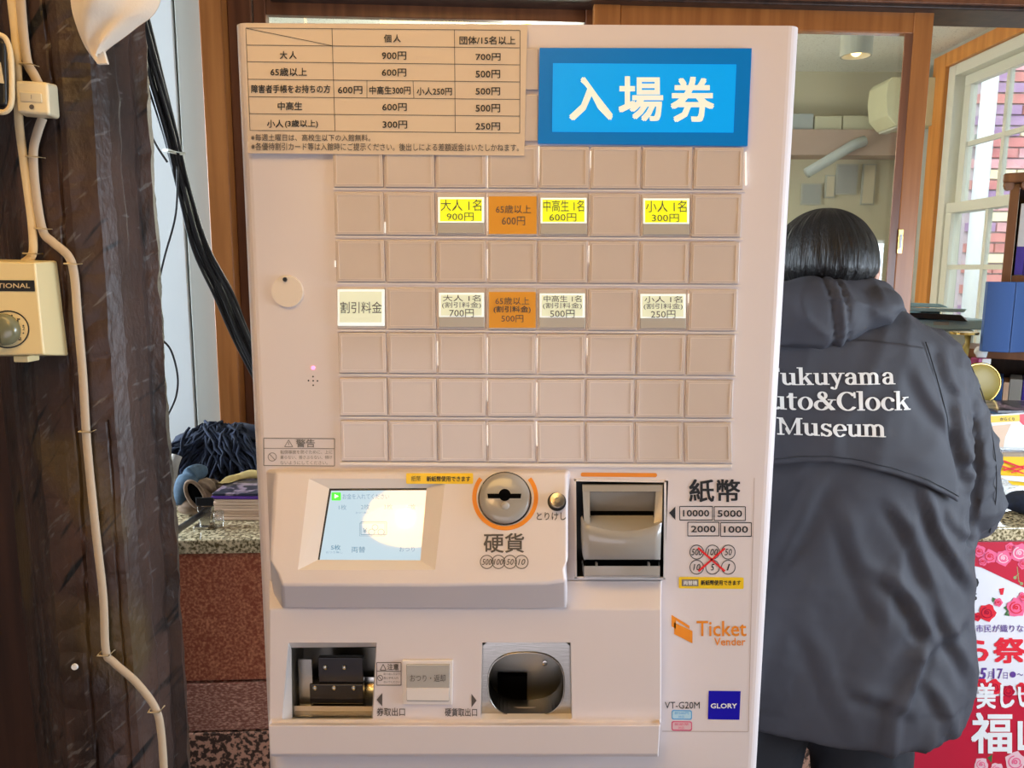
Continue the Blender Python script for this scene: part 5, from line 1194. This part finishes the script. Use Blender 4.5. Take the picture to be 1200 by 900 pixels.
def jdisp(co, n):
    x = co.x-SPX; z = co.z
    d = .004*noise.noise(Vector((x*7, co.y*7, z*4)))
    # long diagonal drag folds from the shoulder and the waist
    a = ridge(noise.noise(Vector((x*9-z*3.2, co.y*3, z*2.2+4)))*1.6 if True else 0)
    w = max(0, min(1, (1.02-z)/.25))
    side_ = 1-max(0, min(1, (abs(x)-.17)/.05))
    d += .0135*a*(.35+.65*w)*side_
    b = ridge(max(-1, min(1, noise.noise(Vector((x*5+z*7+2, co.y*6, z*13-x*9)))*1.7)))
    arm = max(0, min(1, (x-.15)/.05))*max(0, min(1, (z-.97)/.05))
    d += .0045*b*arm*max(0, min(1, (1.25-z)/.1))
    d += .004*ridge(noise.noise(Vector((x*26, co.y*20, z*30)))*1.8)*(.25+.75*arm)
    d += folds(co)
    # armhole crease
    cxr = .195+.02*math.sin((1.3-z)*6)
    if 1.0 < z < 1.27 and co.y < 1.33: d -= .012*math.exp(-((abs(x)-cxr)/.008)**2)*min(1, (1.27-z)/.08)
    # stitched hem
    if z < zHem+.045 and co.y < 1.4: d -= .003*math.exp(-((z-zHem-.035-.01*math.cos(x*6))/.003)**2)
    v = n*d
    if z < zHem+.03: v.z += -.018*math.cos(x*7.5-.6)
    return v
jk = remesh('jacket', jb, 'jacket', pe, .0065, 5, jdisp)
def bvh_of(o): me = o.data; return BVHTree.FromPolygons([v.co.copy() for v in me.vertices], [tuple(p.vertices) for p in me.polygons])
bj = bvh_of(jk)
def cast(bv, x, z, y0=.9):
    h = bv.ray_cast(Vector((x, y0, z)), Vector((0, 1, 0))); return h[0]
# storm flap over the back
HEM = [(872, 553), (885, 550), (905, 545), (935, 540), (968, 539), (1000, 542.5), (1040, 552), (1080, 566), (1110, 581), (1126, 590)]
def hemy(x):
    for (a, b), (c_, d) in zip(HEM, HEM[1:]):
        if a <= x <= c_: return b+(d-b)*(x-a)/(c_-a)
    return HEM[0][1] if x < HEM[0][0] else HEM[-1][1]
NX, NY = 60, 46; grid_ = []; 
for j in range(NY+1):
    v = j/NY; rr_ = []
    for i in range(NX+1):
        u = i/NX; xr = 1086+ (1126-1086)*min(1, v*1.15); xl = 2*cxs-xr+8; px_ = xl+(xr-xl)*u; top = 398 + 10*abs(2*u-1)**2; py_ = top+(hemy(px_)-top)*v
        p = P(px_, py_, 1.172); h = cast(bj, p.x, p.z)
        y = h.y if h else 1.2
        rr_.append(Vector((p.x, y-.0035-.007*v**1.5 - .003*ridge(noise.noise(Vector((p.x*14, 3, p.z*6)))*1.5)*v, p.z)))
    grid_.append(rr_)
for j in range(NY+1):      # past the edge of the body the flap keeps curving round it
    for rng in (range(NX//2, NX+1), range(NX//2, -1, -1)):
        py_ = None; st_ = 0
        for i in rng:
            v = grid_[j][i]
            if py_ is not None and abs(v.y-py_) > .016: v.y = py_ + min(.014, max(0, st_)+.001)
            if py_ is not None: st_ = v.y-py_
            py_ = v.y
        e = rng[-1]
        while grid_[j][e].y > 1.235:
            e += 1 if e < NX//2 else -1
        for i in range(min(e, rng[-1]), max(e, rng[-1])+1): grid_[j][i] = grid_[j][e].copy()
for it in range(2):
    for j in range(1, NY):
        for i in range(1, NX):
            grid_[j][i].y = min(grid_[j][i].y, (grid_[j-1][i].y+grid_[j+1][i].y+grid_[j][i-1].y+grid_[j][i+1].y)/4)
flap = grid(grid_).build('storm_flap', 'jacket', jk, smooth=True, solid=.0035)
tag(flap, 'loose storm flap across the upper back')
bf = bvh_of(flap)
# flap hem stitching
hp = [v + Vector((0, -.003, .010)) for v in grid_[NY]]
MB().tube(hp, .0007, 4).build('flap_stitching', 'jacket_dark', jk)
# armhole seam lines
for sx in (1, -1):
    pts = []
    for k in range(16):
        px_ = 1092+34*math.sin(k/15*1.3); py_ = 402+(585-402)*k/15
        p = P(px_, py_, 1.172)
        if sx < 0: p.x = 2*SPX-p.x
        h = cast(bj, p.x, p.z)
        if h: pts.append(h+Vector((0, -.0035, 0)))
    MB().tube(pts, .0011, 5).build('armhole_seam', 'jacket_dark', jk, smooth=True)
zl_ = [jc for jc in (pw(cxs, 385+k*22, 1.30) for k in range(22))]; zp = []
for q_ in zl_:
    h = bj.ray_cast(Vector((SPX, 1.8, q_.z)), Vector((0, -1, 0)))[0]
    if h: zp.append(h+Vector((0, .002, 0)))
MB().tube(zp, .003, 6).build('front_zip', 'jacket_dark', jk, smooth=True)
# sleeve seam
pts = []
for (x_, y_) in ((1140, 425), (1152, 470), (1156, 530), (1158, 580), (1160, 625)):
    p = P(x_, y_, 1.25); h = cast(bj, p.x, p.z)
    if h: pts.append(h+Vector((0, -.0025, 0)))
if len(pts) > 2: MB().tube(spline(pts, 5), .0009, 5).build('sleeve_seam', 'jacket_dark', jk, smooth=True)
# hood
hb_ = MB()
hb_.ell(pw(950, 368, 1.195), (.098, .046, .054), 28, 18); hb_.ell(pw(1008, 364, 1.205), (.066, .040, .034), 24, 14, Matrix.Rotation(R(-14), 3, 'Y')); hb_.ell(pw(915, 366, 1.21), (.075, .042, .048), 24, 14)
nc = pw(966, 352, 1.27); ringn = [nc + Vector((.080*math.cos(2*math.pi*j/28), .062*math.sin(2*math.pi*j/28), -.014*math.sin(2*math.pi*j/28))) for j in range(29)]
hb_.tube(ringn, .024, 12, caps=False)
hb_.tube([pw(1028, 350, 1.24), pw(1045, 362, 1.25), pw(1058, 368, 1.27)], [.026, .02, .010], 12)
hs = [(976, 331), (982, 350), (986, 370), (990, 388), (991, 399)]
def hdisp(co, n):
    d = .004*noise.noise(co*14) + .005*ridge(noise.noise(Vector((co.x*16, 2, co.z*26)))*1.7)
    s0 = P(984, 370, 1.16); sx = s0.x + (s0.z-co.z)*.16
    q = abs(co.x-sx); d += (.0035*math.exp(-(q/.005)**2) - .005*math.exp(-((q-.010)/.004)**2)) * (1+.5*math.sin(co.z*520)) if co.y < 1.2 else 0
    return n*d
hood = remesh('hood', hb_, 'jacket', jk, .0055, 4, hdisp)
tag(hood, 'folded hood with a puckered centre seam')
# ---- serif lettering on the flap
def G(ch):
    o = MB()
    def r(x0, y0, x1, y1): o.add([(x0, y0, 0), (x1, y0, 0), (x1, y1, 0), (x0, y1, 0)], [(0, 1, 2, 3)])
    def q(*p): o.add([(a, b, 0) for a, b in p], [tuple(range(len(p)))])
    def arc(cx, cy, rx, ry, tx, ty, a0=0, a1=360, k=22):
        n = len(o.v)
        for i in range(k+1):
            a = R(a0+(a1-a0)*i/k); c_, s_ = math.cos(a), math.sin(a); o.v += [Vector((cx+rx*c_, cy+ry*s_, 0)), Vector((cx+(rx-tx)*c_, cy+(ry-ty)*s_, 0))]
        o.f += [(n+2*i, n+2*i+1, n+2*i+3, n+2*i+2) for i in range(k)]
    def ball(x, y, rr_): o.add([(x+rr_*math.cos(2*math.pi*i/12), y+rr_*math.sin(2*math.pi*i/12), 0) for i in range(12)], [tuple(range(12))])
    w = 0
    if ch == 'F': r(90, 0, 195, 700); r(20, 0, 265, 48); r(20, 652, 510, 700); r(195, 335, 390, 380); q((440, 660), (510, 700), (510, 540), (475, 540)); r(360, 270, 392, 445); w = 540
    if ch == 'A': q((80, 0), (125, 0), (345, 600), (320, 700)); q((290, 700), (370, 700), (640, 0), (515, 0)); r(170, 215, 500, 262); r(10, 0, 200, 45); r(430, 0, 710, 45); w = 710
    if ch == 'M': r(110, 0, 160, 690); r(690, 0, 800, 700); q((70, 700), (200, 700), (465, 120), (420, 0)); q((420, 0), (465, 90), (740, 700), (695, 700)); r(30, 0, 245, 45); r(30, 655, 180, 700); r(610, 0, 880, 45); r(700, 655, 880, 700); w = 900
    if ch == 'C': arc(355, 350, 325, 362, 118, 46, 38, 322, 30); r(575, 480, 612, 700); q((560, 590), (612, 700), (600, 560), (540, 560)); w = 660
    if ch == 'u': r(75, 130, 175, 500); r(15, 458, 175, 500); arc(245, 160, 170, 172, 100, 60, 180, 330, 14); r(385, 0, 485, 500); r(315, 458, 485, 500); r(400, 0, 560, 42); w = 570
    if ch == 'k': r(85, 0, 185, 740); r(15, 698, 185, 740); r(15, 0, 255, 42); q((180, 190), (180, 245), (400, 480), (450, 480)); q((235, 300), (320, 360), (545, 20), (425, 10)); r(320, 458, 520, 500); r(350, 0, 585, 42); w = 590
    if ch == 'y': q((70, 480), (180, 480), (325, 110), (275, 0)); q((455, 480), (410, 480), (215, -90), (255, -130)); r(10, 458, 245, 500); r(345, 458, 540, 500); arc(165, -110, 95, 95, 45, 50, 200, 380, 10); ball(95, -130, 48); w = 540
    if ch == 'a': arc(215, 150, 180, 158, 96, 46, 60, 350, 20); r(310, 0, 405, 360); arc(225, 350, 180, 160, 96, 50, 0, 160, 14); r(330, 0, 480, 42); q((200, 258), (200, 300), (330, 325), (330, 280)); ball(90, 385, 46); w = 495
    if ch == 'm':
        for i in range(3): x = 75+i*265; r(x, 0, x+98, 380 if i else 500); r(x-60, 0, x+160, 42)
        r(15, 458, 172, 500)
        for i in range(2): arc(75+i*265+190, 340, 173, 172, 98, 62, 0, 150, 14)
        w = 850
    if ch == 't': r(100, 110, 200, 640); r(20, 458, 325, 500); q((20, 470), (100, 500), (200, 640), (150, 640)); arc(225, 115, 125, 127, 98, 55, 180, 310, 12); w = 350
    if ch == 'o': arc(265, 250, 240, 262, 104, 40); w = 530
    if ch == '&': arc(300, 555, 150, 158, 78, 40); arc(260, 185, 235, 200, 104, 45, 60, 345, 26); q((165, 500), (255, 560), (690, 20), (560, 0)); q((480, 60), (440, 110), (585, 380), (625, 380)); q((200, 330), (260, 300), (360, 420), (320, 470)); r(480, 375, 720, 415); w = 740
    if ch == 'l': r(85, 0, 185, 740); r(15, 698, 185, 740); r(15, 0, 255, 42); w = 270
    if ch == 'c': arc(258, 250, 235, 262, 104, 42, 45, 315, 24); ball(400, 385, 52); w = 455
    if ch == 's': arc(215, 365, 155, 146, 74, 46, 20, 265, 16); arc(215, 138, 165, 150, 78, 46, -160, 85, 16); q((150, 230), (170, 330), (290, 265), (270, 175)); r(340, 370, 372, 500); r(50, 0, 82, 140); w = 420
    if ch == 'e': arc(258, 250, 235, 262, 104, 42, 0, 322, 26); r(70, 235, 480, 278); w = 505
    return o, w
def word(txt, xr, yb_l, yb_r, sc, xl=None):
    tot = sum(G(c)[1] for c in txt); mb = MB(); x = 0
    width = tot*sc; x0 = xr - width
    for ch, off in [(c, o) for c in txt for o in (-.45, .45)]:
        g_, w = G(ch); n = len(mb.v)
        for v in g_.v:
            px_ = x0+(x+v.x)*sc+off; t = (px_-900)/150
            py_ = yb_l+(yb_r-yb_l)*t - v.y*sc*.87
            p = P(px_, py_, 1.165); h = cast(bf, p.x, p.z)
            if not h: h = Vector((p.x, 1.165, p.z))
            mb.v.append(Vector((p.x, h.y-.0030-(.0001 if off > 0 else 0), p.z)))
        mb.f += [tuple(i+n for i in f_) for f_ in g_.f]; x += w if off > 0 else 0
    return mb
mat('print_white', (0.80, 0.79, 0.76), .6)
for (tx, xr, a, b, sc, lb) in (('Fukuyama', 1047, 452, 449.5, .0316, 1), ('Auto&Clock', 1065, 480.5, 479.5, .0345, 2), ('Museum', 1035, 509.5, 510, .0325, 3)):
    word(tx, xr, a, b, sc*1.0).build('jacket_lettering', 'print_white', jk, solid=.0006)
# ---- trousers
tr_ = MB()
hz = P(cxs, 870, 1.3).z
hipx = SPX
lg = {}
for sx in (1, -1):
    top_ = Vector((hipx+sx*.085, 1.30, hz+.10)); kn = Vector((hipx+sx*.098, 1.275, .43)); an = Vector((hipx+sx*.105, 1.255, .085))
    mid = Vector((hipx+sx*.102, 1.295, hz-.05))
    lg[sx] = (top_, mid, kn, an)
    pts = spline([top_, mid, kn, Vector((an.x, an.y, .25)), an], 4); n_ = len(pts)
    tr_.tube(pts, [.094-.028*i/(n_-1) for i in range(n_)], 20)
tr_.ell((hipx, 1.30, hz+.13), (.165, .11, .09), 24, 16)
def tdisp(co, n): return n*(.004*ridge(noise.noise(Vector((co.x*14, co.y*10, co.z*12)))*1.7)+.004*math.exp(-((co.z-.16)/.05)**2)*math.sin(co.z*140))
remesh('trousers', tr_, 'trousers', pe, .009, 3, tdisp)
mat('shoe_black', (0.015, 0.015, 0.017), .5); mat('sole_white', (0.5, 0.5, 0.48), .6)
for sx in (1, -1):
    a_ = lg[sx][3]; s_ = MB(); s_.ell((a_.x, 1.255, .05), (.045, .075, .045), 20, 12); s_.ell((a_.x+sx*.006, 1.32, .035), (.046, .08, .030), 20, 12)
    for v in s_.v: v.z = max(v.z, .018)
    sh_ = remesh('shoe', s_, 'shoe_black', pe, .005, 3)
    MB().ell((a_.x, 1.29, .010), (.047, .125, .0095), 24, 8).build('sole', 'sole_white', sh_, smooth=True)
# ---- body: one continuous surface (head, neck, trunk, arms, hands, legs)
HR = Matrix.Rotation(R(-16), 3, 'Z'); hc_ = pw(965, 306, 1.275)
def hp_(x, y, z): return hc_ + HR @ Vector((x, y, z))
bd_ = MB()
bd_.ell(hp_(0, 0, .004), (.070, .084, .072), 28, 18, HR); bd_.ell(hp_(0, .028, -.055), (.055, .062, .062), 24, 14, HR); bd_.ell(hp_(0, .062, -.098), (.024, .022, .018), 12, 8, HR)
bd_.tube([hp_(0, .088, .008), hp_(0, .100, -.018), hp_(0, .106, -.034)], [.007, .009, .0125], 10); bd_.ell(hp_(0, .088, -.060), (.022, .012, .009), 14, 8, HR)
for sx in (1, -1):
    bd_.ell(hp_(sx*.076, -.002, -.020), (.010, .018, .030), 14, 10, HR); bd_.ell(hp_(sx*.026, .080, .018), (.017, .008, .006), 12, 8, HR)
bd_.tube([hp_(0, -.005, -.04), (SPX, 1.275, hc_.z-.12), (SPX, 1.29, hc_.z-.19)], [.052, .052, .062], 18)
bt = sect([(cxs, 372, 45, 1.26, 1.35), (cxs, 395, 95, 1.23, 1.37), (cxs, 430, 120, 1.21, 1.38), (cxs, 560, 118, 1.21, 1.38), (cxs, 680, 110, 1.21, 1.38), (cxs, 790, 125, 1.20, 1.38), (cxs, 860, 120, 1.21, 1.38)])
bd_.add(bt.v, bt.f)
for arm, s in ((ARM, 1), (armL, -1)):
    bd_.tube([arm[0]]+arm[4:], [.045]+[.040-.017*i/(len(arm)-4) for i in range(len(arm)-4)], 14)
    w_ = arm[-1]; fwd = (arm[-1]-arm[-3]).normalized(); fwd.z *= .3; fwd.normalize(); side = fwd.cross(Vector((0, 0, 1))).normalized()*s
    pc_ = w_ + fwd*.045 + Vector((0, 0, -.012))
    T_ = Matrix((side, fwd, Vector((0, 0, 1)))).transposed()
    bd_.ell(pc_, (.036, .048, .015), 18, 12, T_); bd_.tube([w_-fwd*.02, w_, pc_], [.024, .023, .018], 12)
    for i, (o_, L_) in enumerate(((-.029, .060), (-.010, .072), (.010, .078), (.028, .070))):
        b0 = pc_ + side*(-o_*1.0) + fwd*.030
        spread = side*(-o_*.35)
        bd_.tube([b0, b0+fwd*L_*.4+spread*.4+Vector((0, 0, .006)), b0+fwd*L_*.75+spread*.8+Vector((0, 0, -.006)), b0+fwd*L_+spread+Vector((0, 0, -.022))], [.0095, .0088, .0080, .0066], 10)
    t0 = pc_ - side*.022 - fwd*.012
    bd_.tube([t0, t0-side*.022+fwd*.018, t0-side*.034+fwd*.040+Vector((0, 0, -.008)), t0-side*.034+fwd*.058+Vector((0, 0, -.014))], [.013, .011, .0095, .0075], 10)
for sx in (1, -1):
    a, b, c_, d = lg[sx]; bd_.tube([a, b, c_, Vector((d.x, d.y, .25)), Vector((d.x, d.y, .06))], [.078, .068, .050, .045, .034], 16); bd_.ell((d.x, 1.285, .05), (.034, .09, .026), 16, 10)
def zmin(co, n): return Vector((0, 0, 0))
body = remesh('body', bd_, 'skin', pe, .0052, 2)
for sx in (1, -1):
    e = MB().ell(hp_(sx*.026, .0835, .008), (.012, .0065, .0065), 14, 10, HR).build('eye', 'eye_white', body, smooth=True)
    MB().ell(hp_(sx*.026, .0885, .008), (.0055, .0022, .0055), 12, 8, HR).build('iris', 'hair', body, smooth=True)
    MB().tube([hp_(sx*.040, .078, .024), hp_(sx*.026, .088, .030), hp_(sx*.014, .090, .027)], .0022, 6).build('eyebrow', 'hair', body, smooth=True)
MB().ell(hp_(0, .0975, -.061), (.020, .005, .006), 14, 8, HR).build('mouth', 'lip', body, smooth=True)
# ---- hair
hm = MB(); K, H = 220, 60
for i in range(H+1):
    ph = math.pi*i/H
    for j in range(K):
        a = 2*math.pi*j/K; sx, sy, sz = math.sin(ph)*math.cos(a), math.sin(ph)*math.sin(a), math.cos(ph)
        r_ = Vector((.0830*sx, .098*sy, .089*sz))
        front = max(0, sy)
        if sz < 0:       # the bob falls straight, then tucks in at the nape
            r_.x = .0835*math.copysign(abs(math.cos(a))*(1 - .28*(-sz)**2.5), math.cos(a))*max(abs(math.sin(ph)), .80*(1-(-sz)**8))
            r_.y = .098*math.sin(a)*(1-.42*(-sz)**2)*max(abs(math.sin(ph)), .80*(1-(-sz)**8))
            r_.z = .062*sz - .004*abs(math.cos(a))*(-sz)
            r_.z += .004*math.sin(j*1.9)*(-sz)**3
        st = .00030*math.sin(a*57+3*math.sin(ph*3)) + .00025*math.sin(a*91+ph*2) + .0005*math.sin(a*23+2*math.sin(ph*2)) + .0006*noise.noise(Vector((a*2.5, ph, 0)))
        r_ *= 1+st*20*math.sin(ph)
        if sy > .42 and sz < .45:    # open at the face
            k_ = min(1, (sy-.42)/.10); r_ = r_.lerp(Vector((r_.x*.55, r_.y*.45, r_.z*.8)), k_)
        hm.v.append(hc_ + Vector((0, 0, -.004)) + HR @ r_)
hm.f = [(i*K+j, (i+1)*K+j, (i+1)*K+(j+1) % K, i*K+(j+1) % K) for i in range(H) for j in range(K)]
hm.build('hair', 'hair', body, smooth=True)
# ================================================================ LAMP behind the camera, mirrored in the touch screen
dv = ray(474, 617).normalized(); sn = CN; rf = dv - sn*2*dv.dot(sn); hs_ = hit(474, 617, sp, CN)
lp = hs_ + rf*1.35
mat('lamp_shade', (0.9, 0.65, 0.2), .5, emit=(1.0, 0.42, 0.0), es=7); mat('lamp_bulb', (1, 1, 1), .3, emit=(1, 0.86, 0.55), es=420)
pl = thing('pendant_lamp', 'amber glass pendant lamp hanging behind the camera', 'lamp')
shd = MB(); n = 36
for (r, z) in ((.012, .13), (.06, .10), (.105, .05), (.115, 0)): shd.v += [lp + Vector((r*math.cos(2*math.pi*j/n), r*math.sin(2*math.pi*j/n), z)) for j in range(n)]
shd.f = [(i*n+j, i*n+(j+1) % n, (i+1)*n+(j+1) % n, (i+1)*n+j) for i in range(3) for j in range(n)]
shd.build('shade', 'lamp_shade', pl, smooth=True, solid=.003)
MB().ell(lp+Vector((0, 0, .03)), (.016, .016, .020), 20, 12).build('bulb', 'lamp_bulb', pl, smooth=True)
MB().tube([lp+Vector((0, 0, .05)), (lp.x, lp.y, 2.719)], .004, 8).build('cord', 'rubber_black', pl)
# things whose parts hold world coordinates: move each Empty to the base of its thing
bpy.context.view_layer.update()
for o in list(C.objects):
    if o.type == 'EMPTY' and o.parent is None and o.children:
        pts = []
        for ch in o.children_recursive:
            if ch.type == 'MESH' and len(ch.data.vertices):
                mw = ch.matrix_world; vs = ch.data.vertices; st = max(1, len(vs)//60)
                pts += [mw @ vs[i].co for i in range(0, len(vs), st)]
        if not pts: continue
        loc = Vector(((min(p.x for p in pts)+max(p.x for p in pts))/2, (min(p.y for p in pts)+max(p.y for p in pts))/2, min(p.z for p in pts)))
        o.location = loc
        for ch in o.children: ch.location = ch.location - loc
    if 'origin' in o: del o['origin']
bpy.context.view_layer.update()
